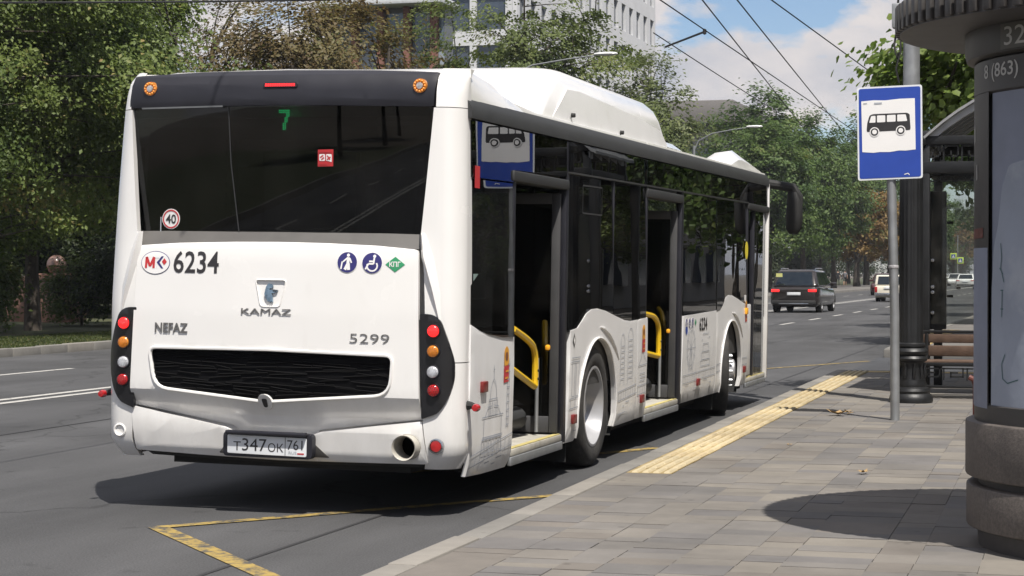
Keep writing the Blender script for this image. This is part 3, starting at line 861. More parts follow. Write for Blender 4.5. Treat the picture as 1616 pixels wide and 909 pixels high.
# left: two dense green lindens close to the far kerb and one behind them
linden = make_tree('linden_tree', 11, 12.5, 2.6, 5.0, 95000, .125, K['leaf_linden'], K['bark'], n_cl=165, cl_r=.78, trunk_r=.19, base_z=2.2)
place(linden, (-24.85, 42.3, .1), 0.4, 1.0, 'dense green tree with dark trunk at the left edge, by the stone wall', 'tree', G_L, True)
place(linden, (-31.5, 56.5, .1), 2.6, .90, 'dense green tree whose crown touches the upper left corner of the bus', 'tree', G_L)
place(linden, (-35.0, 58.0, .1), 4.2, 1.05, 'tall shaded green tree standing behind the granite ball wall', 'tree', G_L)
place(linden, (-23.7, 37.2, .1), 5.2, .88, 'nearest green tree at the left edge, its trunk out of sight', 'tree', G_L)
place(linden, (-39.0, 66.0, .1), 1.2, 1.05, 'deeply shaded tree far behind the granite wall', 'tree', G_L)
brown = make_tree('browning_tree', 23, 10.4, 2.6, 4.0, 40000, .135, K['leaf_brown'], K['bark'], n_cl=160, cl_r=.75, trunk_r=.2, tint_sd=.28)
place(brown, (-24.5, 58.0, .1), 0.3, 1.10, 'brown-green tree directly above the brake light of the bus', 'tree', G_L, True)
place(brown, (-28.2, 65.0, .1), 2.2, .95, 'brown-leaved tree left of the brick and glass office', 'tree', G_L)
place(brown, (-29.3, 70.0, .1), 4.0, 1.0, 'brownish tree half hidden behind the nearer browning tree', 'tree', G_L)
locust = make_tree('locust_tree', 31, 14.5, 4.4, 5.2, 25000, .16, K['leaf_locust'], K['bark'], n_cl=115, cl_r=.92, trunk_r=.17, airy=1, flat=.28, droop=.5)
place(locust, (-22.6, 78.0, .1), 1.0, 1.04, 'airy tree with dark bare branches in front of the white office block', 'tree', G_L, True)
place(locust, (-22.6, 90.0, .1), 3.3, .74, 'thin airy tree right of the white office, behind the lamp arm', 'tree', G_L)
ash = make_tree('ash_tree', 47, 13.6, 3.4, 4.3, 20000, .22, K['leaf_grey'], K['bark_grey'], n_cl=170, cl_r=.85, trunk_r=.2, airy=1, droop=.35)
place(ash, (-22.6, 101.0, .1), .4, 1.0, 'grey-green tree with loose drooping twigs behind the roof pod of the bus', 'tree', G_L, True)
place(ash, (-24.0, 112.0, .1), 2.4, .74, 'grey-green tree just right of the white office block', 'tree', G_L)
poplar = make_tree('roadside_tree', 59, 15.5, 3.0, 5.0, 22000, .30, K['leaf_far'], K['bark'], n_cl=190, cl_r=1.0, trunk_r=.28)
place(poplar, (-22.3, 140, .1), .2, .80, 'green tree above the front roof cowl of the bus', 'tree', G_L, True)
place(poplar, (-24.6, 150, .1), 1.4, 1.02, 'tallest green tree under the wires, left of the stop sign', 'tree', G_L)
place(poplar, (-23.6, 166, .1), 2.7, .98, 'deep green tree over the dark brown car', 'tree', G_L)
place(poplar, (-23.0, 182, .1), 4.4, .92, 'green tree over the two pedestrians', 'tree', G_L)
place(poplar, (-34.0, 152, .1), 3.4, .8, 'green tree in front of the flat grey roof', 'tree', G_L)
place(poplar, (-25.5, 232, .1), .9, 1.30, 'green tree rising behind the rusty ones', 'tree', G_L)
place(poplar, (-26.0, 128, .1), 5.0, .66, 'lower green tree behind the white roof unit of the bus', 'tree', G_L)
chest = make_tree('chestnut_tree', 67, 11.5, 2.6, 4.3, 12000, .34, K['leaf_rust'], K['bark'], n_cl=120, cl_r=.95, trunk_r=.36, tint_sd=.3)
place(chest, (-23.4, 204, .1), 0, 1.0, 'rusty brown tree with thick trunk left of the sign post', 'tree', G_L, True)
place(chest, (-21.8, 222, .1), 2, .95, 'second rusty brown tree, behind the sign post', 'tree', G_L)
far_spots = [(-24, 262), (-22, 275), (-24, 300), (-22, 330), (-23, 365), (-30, 225), (-31, 260), (-30, 310), (-20, 470), (-14, 520), (-7, 540), (0, 520), (8, 500), (-26, 420), (-27, 480)]
for i, (x, y) in enumerate(far_spots):
    place(poplar if i % 3 else chest, (x, y, .1), i * 1.3, .95, 'small distant tree in the row beyond the crossing signs', 'tree', 'far trees down the street')
# right-hand side of the street
maple = make_tree('maple_tree', 83, 4.75, 3.0, 1.75, 26000, .095, K['leaf_plane'], K['bark'], n_cl=120, cl_r=.46, trunk_r=.15, base_z=3.2, lobes=True)
place(maple, (-.62, 25.6, .1), .3, 1.0, 'bright green broad-leaved tree behind the stop sign and the column roof', 'tree', None, True)
far_right = [(-2.1, 42, .60), (-2.4, 54, .66), (-2.7, 70, .72), (-2.9, 92, .80), (-1.6, 120, .9), (-1.4, 150, .9), (-2.0, 190, 1.0), (-2.2, 240, 1.0), (-1.5, 300, 1.1)]
for i, (x, y, s) in enumerate(far_right):
    place(poplar, (x + 1.2, y, .1), i * .9 + .5, s, 'shaded tree seen through the shelter glass', 'tree', 'trees beyond the shelter')
for i, (x, y, s) in enumerate([(6, 34, .8), (6.5, 43, .85), (5.6, 52, .9), (6.4, 62, .85), (6.0, 80, .9), (9, 24, .85)]):
    place(linden, (x, y, .1), i * 1.7, s, 'green tree reflected in the side windows of the bus', 'tree', 'trees along the near pavement')

for i, (x, y) in enumerate([(-24, -48), (-23, -62), (-25, -78), (7, -55), (8, -70), (6.5, -88)]):
    place(poplar, (x, y, .1), i * 1.1, .9, 'green tree mirrored in the rear window of the bus', 'tree', 'trees behind the viewer')
# shrubs
shrub = make_tree('shrub', 91, 1.9, .25, 1.15, 5200, .12, K['leaf_shrub'], K['bark'], n_cl=50, cl_r=.42, trunk_r=.04, base_z=.25, flat=.9)
G_S = 'shrubs by the granite wall'
place(shrub, (-24.9, 40.2, .1), .3, .95, 'green shrub at the left edge, in front of the dark trunk', 'shrub', G_S, True)
place(shrub, (-25.9, 46.6, .1), 1.9, .92, 'pale green shrub right of the dark trunk, under the granite ball', 'shrub', G_S)
place(shrub, (-27.4, 44.0, .1), 3.3, .8, 'small pale shrub left of the dark trunk', 'shrub', G_S)
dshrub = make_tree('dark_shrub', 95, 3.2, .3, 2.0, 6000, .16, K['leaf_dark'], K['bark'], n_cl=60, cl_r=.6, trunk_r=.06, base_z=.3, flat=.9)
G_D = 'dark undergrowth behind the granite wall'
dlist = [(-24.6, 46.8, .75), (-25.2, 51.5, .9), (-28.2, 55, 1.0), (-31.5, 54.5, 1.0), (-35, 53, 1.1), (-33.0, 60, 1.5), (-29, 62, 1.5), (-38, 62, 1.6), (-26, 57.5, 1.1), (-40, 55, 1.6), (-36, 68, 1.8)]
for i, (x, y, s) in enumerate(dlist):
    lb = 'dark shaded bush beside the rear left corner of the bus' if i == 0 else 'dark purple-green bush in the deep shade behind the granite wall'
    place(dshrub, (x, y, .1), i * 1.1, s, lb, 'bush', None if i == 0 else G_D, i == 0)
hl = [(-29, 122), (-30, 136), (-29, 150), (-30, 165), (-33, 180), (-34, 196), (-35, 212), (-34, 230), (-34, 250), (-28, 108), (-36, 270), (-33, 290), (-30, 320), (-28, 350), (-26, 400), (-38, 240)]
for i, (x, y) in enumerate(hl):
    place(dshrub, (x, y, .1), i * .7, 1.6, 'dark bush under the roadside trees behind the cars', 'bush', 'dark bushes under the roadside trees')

# grass of the verge
nrng = np.random.default_rng(3)
ng = 15000
gp = np.stack([nrng.uniform(-22.5, -19.1, ng), nrng.uniform(27, 50, ng), np.full(ng, .15)], 1)
gn = unit(ng); gn[:, 2] *= .25; gn /= np.linalg.norm(gn, axis=1, keepdims=True)
go = leaf_cloud('grass', gp, gn, nrng.uniform(.035, .09, ng), np.clip(nrng.normal(.45, .25, ng), 0, 1), K['grass'], None, aspect=.3)
tag(go, 'short sunlit grass between the far kerb and the tree', 'grass', kind='stuff')

# ------------------------------------------------------------------ granite wall with ball
K['red_granite'] = mat('red_granite', (.27, .150, .108), .45, var=.18, scale=14, second=(.13, .075, .055), sec_pos=(.5, .8), sec_scale=5)
wl = empty('granite_wall', (-28.6, 50.0, .1)); tag(wl, 'low red-brown granite wall with a stone ball on its end pier', 'wall')
for i in range(7):
    x0 = -.75 - (i + 1) * 1.0
    MB().box((x0 + .005, -.14, 0), (x0 + .995, .16, 1.18 + rng.uniform(-.004, .004))).build('panel', K['red_granite'], wl, bevel=.01)
MB().box((-7.8, -.2, 1.185), (-.72, .22, 1.27)).build('coping', K['red_granite'], wl, bevel=.015)
MB().box((-.70, -.5, 0), (.70, .5, 1.22)).build('pier', K['red_granite'], wl, bevel=.02)
MB().box((-.82, -.6, 1.22), (.82, .6, 1.33)).build('cap', K['red_granite'], wl, bevel=.015)
MB().box((-.42, -.4, 1.33), (.42, .4, 1.42)).build('ball_base', K['red_granite'], wl, bevel=.02)
prof = [(max(.001, .29 * math.sin(math.pi * i / 16)), 1.66 - .29 * math.cos(math.pi * i / 16)) for i in range(17)]
K['polished'] = mat('polished_granite_ball', (.22, .135, .11), .22, var=.2, scale=20, coat=.4)
MB().lathe(prof, 28).build('ball', K['polished'], wl)

# ------------------------------------------------------------------ buildings
K['brick'] = mat('brown_brick', (.17, .075, .055), .8, var=.15, scale=8)
K['curtain'] = mat('blue_grey_glazing', (.10, .135, .17), .12, var=.25, scale=.5, spec=.8)
K['curtain2'] = mat('pale_spandrel', (.28, .33, .38), .35, var=.1)
K['mullion'] = mat('dark_mullion', (.12, .13, .145), .5)
K['bwhite'] = mat('white_facade', (.58, .585, .60), .7, var=.05, scale=.7)
K['bgrey'] = mat('grey_cornice', (.52, .54, .55), .7)
K['winblue'] = mat('dark_blue_window', (.055, .070, .095), .10, var=.3, scale=.4, spec=.7)  # dark blue-grey pane colour, slightly mottled
K['roofgrey'] = mat('flat_roof_fascia', (.15, .14, .135), .7)
K['concrete'] = mat('grey_concrete', (.25, .24, .23), .8, var=.1)

bo = empty('office_building', (-32.0, 95.0, 0)); tag(bo, 'office block of brown brick pilasters and blue glass above the bus', 'building')
Wb, Hb = 6.1, 15.3
MB().box((-Wb, .25, 0), (0, 1.6, Hb)).build('wall', K['mullion'], bo, smooth=False)
pil = [(-.55, 0.0)] + [(-.55 - 3.05 * k - .55, -3.05 * k - .55) for k in range(1, 9)]
pil = [(-.62 - 1.45 * k, -.30 - 1.45 * k) for k in range(0, 5)]
for (a, b) in pil:
    MB().box((a, -.35, 0), (b, .3, Hb - .02)).build('pilaster', K['brick'], bo, bevel=.02)
for k in range(-1, 4):
    a, b = (pil[k + 1][1], pil[k][0]) if k >= 0 else (pil[0][1], 0.0)
    for fl in range(5):
        z0 = .4 + fl * 3.0
        MB().box((a + .01, .10, z0 - .35), (b - .01, .24, z0 + .55)).build('spandrel', K['curtain2'], bo, smooth=False)
        for c in range(1):
            w = b - a
            MB().box((a + c * w + .04, .14, z0 + .58), (a + (c + 1) * w - .04, .22, z0 + 2.6)).build('window', K['curtain'], bo, smooth=False)
MB().box((-Wb - .5, -1.3, Hb), (.3, 1.7, Hb + .32)).build('roof_slab', K['bgrey'], bo, bevel=.03)
MB().box((-Wb, .4, Hb + .32), (-.4, 1.5, Hb + 1.6)).build('roof_parapet', K['mullion'], bo, smooth=False)

bw = empty('tall_office_building', (-36.0, 122.0, 0)); tag(bw, 'tall white office block with rows of narrow windows, cut off by the top edge', 'building')
Ls, Fw, Hh, st = 42.0, 8.0, 36.0, 3.3
MB().box((-Fw, .35, 0), (-.35, Ls, Hh)).build('core', K['mullion'], bw, smooth=False)
nf = 11
wal = MB()
for fl in range(nf):
    z0 = fl * st
    wal.box((-.35, 0, z0), (0, Ls, z0 + 1.15))                       # side spandrels
    wal.box((-Fw, 0, z0), (-.36, .35, z0 + 1.0))                     # front spandrels
nw = 16; pw = Ls / nw
for k in range(nw + 1):
    yk = k * pw
    wal.box((-.34, max(.02, yk - .62), .01), (-.003, min(Ls - .02, yk + .62), Hh - .01))
for k in range(4):
    xk = -.36 - k * 2.45
    wal.box((xk - .45, .003, .01), (xk, .34, Hh - .01))
wal.build('wall', K['bwhite'], bw, smooth=False)
wme = MB().box((0, 0, 0), (.06, pw - 1.26, st - 1.19)).mesh('window', smooth=False)
wme2 = MB().box((0, 0, 0), (1.98, .06, st - 1.04)).mesh('window', smooth=False)
for fl in range(1, nf - 1):
    for k in range(nw):
        o = link_mesh('window', wme, K['winblue'], bw); o.location = (-.27, k * pw + .63, fl * st + 1.17)
    for k in range(3):
        o = link_mesh('window', wme2, K['winblue'], bw); o.location = (-.36 - k * 2.45 - 2.44, .2, fl * st + 1.02)
MB().box((-Fw - .3, -.4, Hh), (.3, Ls + .3, Hh + .5)).build('roof_slab', K['bgrey'], bw, smooth=False)

bg = empty('flat_roof_building', (-37.0, 200.0, 0)); tag(bg, 'flat grey roof edge of a building behind the roadside trees', 'building')
MB().box((-22, 0, 0), (0, 30, 16.2)).build('wall', K['concrete'], bg, smooth=False)
MB().box((-23.5, -1.5, 17.0), (1.6, 31, 19.4)).build('roof_slab', K['roofgrey'], bg, bevel=.05)
MB().box((-21, .8, 16.2), (-1, 29, 17.0)).build('attic', K['mullion'], bg, smooth=False)
for fl in range(4):
    for k in range(7):
        MB().box((-21 + k * 3, -.06, 2.4 + fl * 3.5), (-19.2 + k * 3, .1, 4.3 + fl * 3.5)).build('window', K['winblue'], bg, smooth=False)

bn = empty('near_side_building', (13.0, 60.0, 0)); tag(bn, 'dark facade reflected in the side windows of the bus', 'building')
MB().box((0.3, -60, 0), (14, 60, 14)).build('wall', K['concrete'], bn, smooth=False)
wm3 = MB().box((-.02, 0, 0), (.35, 1.6, 2.0)).mesh('window', smooth=False)
for fl in range(4):
    for k in range(30):
        o = link_mesh('window', wm3, K['winblue'], bn); o.location = (0, -58 + k * 3.9, 1.0 + fl * 3.4)

# ================================================================== CITY BUS
BX, BY, ROLL = -3.741, 11.331, 0.0167
bus = empty('city_bus', (BX, BY, 0), (0, ROLL, 0))
tag(bus, 'white low-floor city bus with open doors standing at the stop, number 6234', 'bus')
CX = -1.22                                             # middle of the bus, its right side is x = 0
HWd = 1.22; LEN = 11.9

def lerp_tab(v, xs, ys):
    if v <= xs[0]: return ys[0]
    for i in range(len(xs) - 1):
        if v <= xs[i+1]:
            t = (v - xs[i]) / (xs[i+1] - xs[i]); t = t * t * (3 - 2 * t) if False else t
            return ys[i] + t * (ys[i+1] - ys[i])
    return ys[-1]
def plan(x):
    u = (x - CX) / HWd; s = max(0.0, abs(x - CX) - 1.08)
    y = .055 * min(1, u * u)
    if s > 0: y += .14 - math.sqrt(max(0.0, .0196 - min(s, .1399) ** 2))
    return y
def tum(x, z):                                         # sides lean in towards the roof
    k = max(0.0, (z - 1.1) / 1.7)
    side = .085 if x < CX else .03
    low = max(0.0, .40 - z) * .55
    return x - (x - CX) / HWd * (side * k ** 1.6 + low)
def f_hatch(x, z, t):
    zz = z
    y = lerp_tab(zz, [.44, .60, .735, .75, 1.25, 1.60, 1.66, 1.70], [.115, .055, -.034, -.040, -.028, -.006, .002, .030])
    return (x, plan(x) + y + t, z)
def f_bump(x, z, t):
    y = lerp_tab(z, [.28, .33, .38, .52, .62], [.10, .035, .012, -.010, .0])
    return (x, plan(x) + y + t, z)
def f_pil(x, z, t):
    y = lerp_tab(z, [.28, .33, .40, .5, .9, 1.3, 1.7, 2.55, 2.66, 2.74, 2.80], [.10, .045, .012, .0, -.01, -.012, .0, .02, .035, .075, .16])
    return (tum(x, z), plan(x) + y + t, z)
def f_win(x, z, t):
    return (tum(x, z), plan(x) + lerp_tab(z, [1.70, 1.76, 2.56], [.085, .085, .045]) + t, z)
def f_fair(x, z, t):
    return (tum(x, z), plan(x) + lerp_tab(z, [2.54, 2.60, 2.70, 2.76, 2.81], [.03, .02, .035, .075, .16]) + t, z)
def f_side(y, z, t):                                   # right flank, t inward
    bul = lerp_tab(z, [.22, .34, .9, 1.3, 2.7], [-.035, 0.0, .010, .004, -.02])
    return (bul - t, y, z)
def f_sideL(y, z, t):
    bul = lerp_tab(z, [.22, .34, .9, 1.3, 2.4, 2.7], [-.03, 0, .010, .0, -.06, -.085])
    return (-2.44 - bul + t, y, z)

def disc(cx, cz, r, n=24): return [(cx + r * math.cos(2 * math.pi * k / n), cz + r * math.sin(2 * math.pi * k / n)) for k in range(n)]
def strip2(pts, w):
    """2D polyline thickened"""
    P = [Vector(p) for p in pts]; L = []; R = []
    for i, p in enumerate(P):
        d = (P[min(i+1, len(P)-1)] - P[max(i-1, 0)]).normalized(); n = Vector((-d.y, d.x))
        L.append(tuple(p + n * w / 2)); R.append(tuple(p - n * w / 2))
    return L + R[::-1]
def lines(name, segs, w, fn, mt, parent, t=-.004):
    mb = MB()
    for s in segs:
        P = [Vector(p) for p in s]
        for i in range(len(P) - 1):
            d = (P[i+1] - P[i]).normalized(); n = Vector((-d.y, d.x)) * w / 2
            q = [P[i] + n, P[i] - n, P[i+1] - n, P[i+1] + n]
            mb.add([fn(a.x, a.y, t) for a in q], [(0, 1, 2, 3)])
    me = bpy.data.meshes.new(name); me.from_pydata(mb.v, [], mb.f)
    return link_mesh(name, me, mt, parent)
# ---- rear hatch with grille opening and emblem recess
grille_out = round_poly([(-2.085, 1.015), (-1.25, 1.022), (-.42, 1.005), (-.435, .76), (-1.27, .690), (-2.04, .760)], [.05, 0, .05, .10, .0, .10], 5)
logo_out = round_poly([(-1.345, 1.462), (-1.135, 1.462), (-1.175, 1.292), (-1.305, 1.292)], .022, 3)
hatch = round_poly([(-2.195, 1.668), (-1.9, 1.688), (-1.5, 1.699), (-1.21, 1.702), (-.9, 1.698), (-.55, 1.686), (-.275, 1.664), (-.243, .612), (-.55, .572), (-.93, .520), (-.98, .475), (-1.48, .475), (-1.53, .53), (-1.9, .590), (-2.225, .640)], [.03, 0, 0, 0, 0, 0, .03, .01, 0, .01, .01, .01, .01, 0, .01], 3)
hp = patch('rear_hatch', hatch, f_hatch, .03, K['white'], bus, holes=[grille_out, logo_out], step=.045, bevel=.008, angle=18)
# grille: black recess with wavy mesh bars
gr = patch('grille', [(-2.10, 1.03), (-.405, 1.03), (-.405, .67), (-2.10, .67)], f_hatch, .01, mat('grille_backing', (.006, .006, .007), .8, spec=.12), hp, step=.12, t0=.033)
mb = MB(); gr_rng = random.Random(4)
for i in range(13):
    z0 = .715 + i * .024
    x = -2.06
    while x < -.46:
        l = gr_rng.uniform(.10, .34); x1 = min(x + l, -.45)
        zz = z0 + gr_rng.uniform(-.008, .008); dz = gr_rng.uniform(-.02, .02)
        k0 = .0
        P = [f_hatch(x + (x1 - x) * q / 3, min(1.0, zz + dz * q / 3), .026) for q in range(4)]
        lowlim = .69 + .055 * abs((x + x1) / 2 + 1.27)
        if zz > lowlim + .02: mb.tube(P, .0042, 4)
        x = x1 + .012
K['grille_bar'] = mat('grille_bars', (.005, .005, .0055), .8, spec=.12)
mb.build('grille_bars', K['grille_bar'], gr)
lip = [f_hatch(p[0], p[1], -.003) for p in grille_out]; lip.append(lip[0])
MB().tube(lip, .011, 6, caps=False).build('grille_trim', K['white'], hp)
# round lock lug at the bottom of the grille
lug = [(-1.268 + .048 * math.cos(t * math.pi / 10), .690 + .052 * math.sin(t * math.pi / 10)) for t in range(20)]
lg = patch('lock_lug', lug, f_hatch, .03, K['white'], hp, t0=-.014, bevel=.006, step=.05)
patch('keyhole', round_poly([(-1.286, .712), (-1.250, .712), (-1.256, .655), (-1.280, .655)], .012), f_hatch, .006, K['print_dark'], lg, t0=-.020, step=.05)
em = [f_hatch(p[0], p[1], -.001) for p in logo_out]; em.append(em[0])
MB().tube(em, .0045, 5, caps=False).build('emblem_frame', K['white'], hp)
# emblem recess + horse figure
patch('emblem_recess', [(-1.36, 1.475), (-1.12, 1.475), (-1.16, 1.28), (-1.32, 1.28)], f_hatch, .008, K['white'], hp, t0=.010, step=.1)
horse = [(-1.262, 1.431), (-1.253, 1.440), (-1.250, 1.434), (-1.238, 1.436), (-1.226, 1.428), (-1.224, 1.415), (-1.230, 1.408), (-1.243, 1.409), (-1.250, 1.402), (-1.238, 1.397), (-1.222, 1.402), (-1.190, 1.398), (-1.196, 1.386), (-1.222, 1.378), (-1.232, 1.380), (-1.226, 1.352), (-1.222, 1.318), (-1.234, 1.330), (-1.238, 1.316), (-1.247, 1.332), (-1.254, 1.322), (-1.262, 1.338), (-1.272, 1.345), (-1.281, 1.372), (-1.276, 1.398), (-1.270, 1.420)]
K['badge_blue'] = mat('steel_blue_emblem', (.20, .29, .38), .3, metal=.5, var=.3, scale=25, second=(.05, .055, .06), sec_pos=(.5, .6), sec_scale=14)
patch('horse_emblem', horse, f_hatch, .012, K['badge_blue'], hp, t0=-.004, step=.5, smooth=False)
lettering('lettering', 'KAMAZ', -1.435, -1.095, 1.244, 1.280, f_hatch, K['grey_print2'], hp, thick=.004, bold=.0)
lettering('lettering', 'NEFAZ', -2.045, -1.81, 1.113, 1.175, f_hatch, K['grey_print2'], hp, thick=.004, bold=.02, shear=0.0)
lettering('lettering', '5299', -.70, -.443, 1.080, 1.138, f_hatch, K['grey_print2'], hp, thick=.002, bold=-.012)
lettering('lettering', '6234', -1.928, -1.605, 1.495, 1.636, f_hatch, K['print_dark'], hp, bold=.012, slope=.0)
# operator's oval sticker
ov = [(-2.06 + .105 * math.cos(t * math.pi / 16), 1.558 + .075 * math.sin(t * math.pi / 16)) for t in range(32)]
ovs = patch('sticker', ov, f_hatch, .001, K['print_navy'], hp, t0=-.0025, step=.5, smooth=False)
patch('sticker_face', [(-2.06 + .101 * math.cos(t * math.pi / 16), 1.558 + .071 * math.sin(t * math.pi / 16)) for t in range(32)], f_hatch, .001, K['print_white'], ovs, t0=-.0045, step=.5, smooth=False)
lines('lettering', [[(-2.128, 1.523), (-2.124, 1.594)], [(-2.124, 1.594), (-2.098, 1.535)], [(-2.098, 1.535), (-2.070, 1.594)], [(-2.070, 1.594), (-2.072, 1.523)]], .017, f_hatch, K['print_red'], ovs, -.006)
lettering('lettering', 'Т', -2.062, -2.034, 1.523, 1.594, f_hatch, K['sign_white'], ovs, t=-.0055)
patch('sticker_mark', [(-2.050, 1.56), (-2.015, 1.600), (-2.000, 1.600), (-2.030, 1.56), (-2.000, 1.522), (-2.015, 1.522)], f_hatch, 0, K['print_navy'], ovs, t0=-.006, step=.5, smooth=False)
patch('sticker_mark', [(-2.012, 1.565), (-1.995, 1.588), (-1.976, 1.565), (-1.995, 1.543)], f_hatch, 0, K['print_red'], ovs, t0=-.0062, step=.5, smooth=False)
# blue access stickers
def access_sticker(cx, cz, r, kind, fn, parent):
    b = patch('sticker', disc(cx, cz, r * 1.06), fn, .001, K['print_white'], parent, t0=-.0022, step=.5, smooth=False)
    patch('sticker_face', disc(cx, cz, r), fn, .001, K['print_navy'], b, t0=-.0040, step=.5, smooth=False)
    s = r
    if kind == 'walk':
        patch('pictogram', disc(cx + .10*s, cz + .70*s, .16*s, 12), fn, 0, K['print_white'], b, t0=-.0052, step=.5, smooth=False)
        lines('pictogram', [[(cx + .12*s, cz + .5*s), (cx + .08*s, cz - .1*s)], [(cx + .1*s, cz - .1*s), (cx - .22*s, cz - .72*s)], [(cx + .12*s, cz - .1*s), (cx + .18*s, cz - .74*s)]], .30*s, fn, K['print_white'], b, -.0054)
        lines('pictogram', [[(cx + .0*s, cz + .42*s), (cx - .42*s, cz + .05*s)], [(cx + .26*s, cz + .4*s), (cx + .45*s, cz - .05*s)], [(cx - .5*s, cz + .08*s), (cx - .62*s, cz - .66*s)]], .15*s, fn, K['print_white'], b, -.0056)
    else:
        patch('pictogram', disc(cx + .24*s, cz + .66*s, .16*s, 12), fn, 0, K['print_white'], b, t0=-.0052, step=.5, smooth=False)
        ring = [(cx + .02*s + .52*s*math.cos(a), cz - .28*s + .5*s*math.sin(a)) for a in [(-200 + 18*q) * math.pi/180 for q in range(14)]]
        lines('pictogram', [ring], .16*s, fn, K['print_white'], b, -.0054)
        lines('pictogram', [[(cx + .22*s, cz + .5*s), (cx + .16*s, cz - .08*s), (cx - .36*s, cz - .08*s), (cx - .66*s, cz - .62*s)], [(cx + .2*s, cz + .16*s), (cx - .3*s, cz + .16*s)]], .17*s, fn, K['print_white'], b, -.0056)
    return b
access_sticker(-.733, 1.580, .064, 'walk', f_hatch, hp)
access_sticker(-.570, 1.578, .064, 'chair', f_hatch, hp)
dm = patch('sticker', [(-.484, 1.571), (-.421, 1.619), (-.358, 1.571), (-.421, 1.523)], f_hatch, .001, K['print_green'], hp, t0=-.0025, step=.5, smooth=False)
lettering('lettering', 'КПГ', -.458, -.386, 1.556, 1.589, f_hatch, K['print_white'], dm, t=-.004, bold=.02)

# ---- rear bumper with plate recess
bump = round_poly([(-2.228, .632), (-1.9, .578), (-1.55, .521), (-1.50, .50), (-1.475, .463), (-.97, .463), (-.955, .49), (-.90, .513), (-.55, .562), (-.240, .602), (-.205, .335), (-1.2, .320), (-2.20, .345)], .012, 2)
exh_hole = disc(-.325, .442, .082, 20)
bp = patch('rear_bumper', bump, f_bump, .03, K['white'], bus, holes=[exh_hole], step=.08, bevel=.006)
tri = lambda s: [(CX - .02 + s*.28, .47), (CX - .02 + s*.52, .345), (CX - .02 + s*.28, .345)]
# dark lower centre of the bumper around the plate
patch('bumper_inset', round_poly([(-1.50, .462), (-.965, .462), (-.84, .352), (-1.60, .352)], .015), f_bump, .02, K['win_ledge'], bp, t0=-.006, bevel=.004)
patch('bumper_lip', [(-2.14, .347), (-1.2, .330), (-.24, .340), (-.26, .312), (-1.2, .296), (-2.10, .316)], f_bump, .04, K['dark_metal'], bp, t0=.012)
def f_plate(x, z, t): return (x, -.065 + t, z)
ph = patch('plate_holder', round_poly([(-1.53, .50), (-.925, .50), (-.925, .345), (-1.53, .345)], .03), f_plate, .06, K['black_satin'], bp, bevel=.01, step=.2)
MB().box((-1.50, -.11, .487), (-.955, -.06, .512)).build('plate_lamp_hood', K['black_satin'], ph, bevel=.008)
pl = patch('number_plate', round_poly([(-1.497, .482), (-.96, .476), (-.96, .360), (-1.497, .366)], .01), f_plate, .006, K['sign_white'], ph, t0=-.008, bevel=.001, step=.3)
lettering('lettering', 'Т', -1.455, -1.405, .384, .440, f_plate, K['print_dark'], pl, t=-.0095, bold=-.0)
lettering('lettering', '347', -1.395, -1.228, .384, .462, f_plate, K['print_dark'], pl, t=-.0095, bold=-.0)
lettering('lettering', 'ОК', -1.218, -1.115, .383, .438, f_plate, K['print_dark'], pl, t=-.0095, bold=-.0)
lettering('lettering', '761', -1.088, -.985, .402, .462, f_plate, K['print_dark'], pl, t=-.0095)
lettering('lettering', 'RUS', -1.078, -1.025, .374, .392, f_plate, K['print_grey'], pl, t=-.0095)
lines('plate_line', [[(-1.102, .478), (-1.102, .364)]], .004, f_plate, K['print_dark'], pl, -.0095)
patch('flag', [(-1.02, .390), (-.975, .390), (-.975, .383), (-1.02, .383)], f_plate, 0, K['print_white'], pl, t0=-.0095, step=.5, smooth=False)
patch('flag', [(-1.02, .3825), (-.975, .3825), (-.975, .374), (-1.02, .374)], f_plate, 0, K['print_red'], pl, t0=-.0095, step=.5, smooth=False)
# exhaust
mb = MB(); mb.lathe([(.070, .30), (.070, -.045), (.078, -.055), (.080, -.04), (.080, .30)], 24, axis='y', c=(-.325, 0, .442))
mb.build('exhaust_pipe', K['sill'], bus)
MB().lathe([(.001, .12), (.069, .12)], 20, axis='y', c=(-.325, 0, .442)).build('exhaust_dark', K['dark_metal'], bus)

# ---- corner pillars, tail lamps (right s=+1, left s=-1)
def mx(x, s): return x if s > 0 else 2 * CX - x
def corner(s, z0, z1, xin, name, nz=26, th=.05, mat_=K['white']):
    """outer skin of a rear corner from the inner edge xin(z) round to the flank"""
    mb = MB(); secs = []
    for i in range(nz + 1):
        z = z0 + (z1 - z0) * i / nz
        xi = xin(z); n = 12; out = []; inn = []
        for k in range(n + 1):
            t = k / n; x = xi + (-.0005 - xi) * (1 - (1 - t) ** 2.2)
            p = f_pil(mx(x, s), z, 0)
            out.append(p); inn.append((p[0] - s * th * t, p[1] + th * (1 - .25 * t), p[2]))
        yb = .27
        out.append((mx(0, s) if abs(tum(mx(0, s), z) - mx(0, s)) < 1e-6 else tum(mx(0, s), z), yb if s > 0 else .45, z)); inn.append((tum(mx(0, s), z) - s * th, yb if s > 0 else .45, z))
        ring = out + inn[::-1]
        secs.append(ring if s > 0 else ring[::-1])
    mb.loft(secs)
    return mb.build(name, mat_, bus, angle=40)
xin_up = lambda z: lerp_tab(z, [.965, 1.30, 1.55, 1.72, 2.555, 2.80], [-.225, -.225, -.235, -.262, -.178, -.165])
xin_upL = lambda z: lerp_tab(z, [.965, 1.30, 1.55, 1.72, 2.555, 2.80], [-.225, -.225, -.230, -.225, -.110, -.100])
xin_lo = lambda z: lerp_tab(z, [.29, .6, .97], [-.195, -.232, -.225])
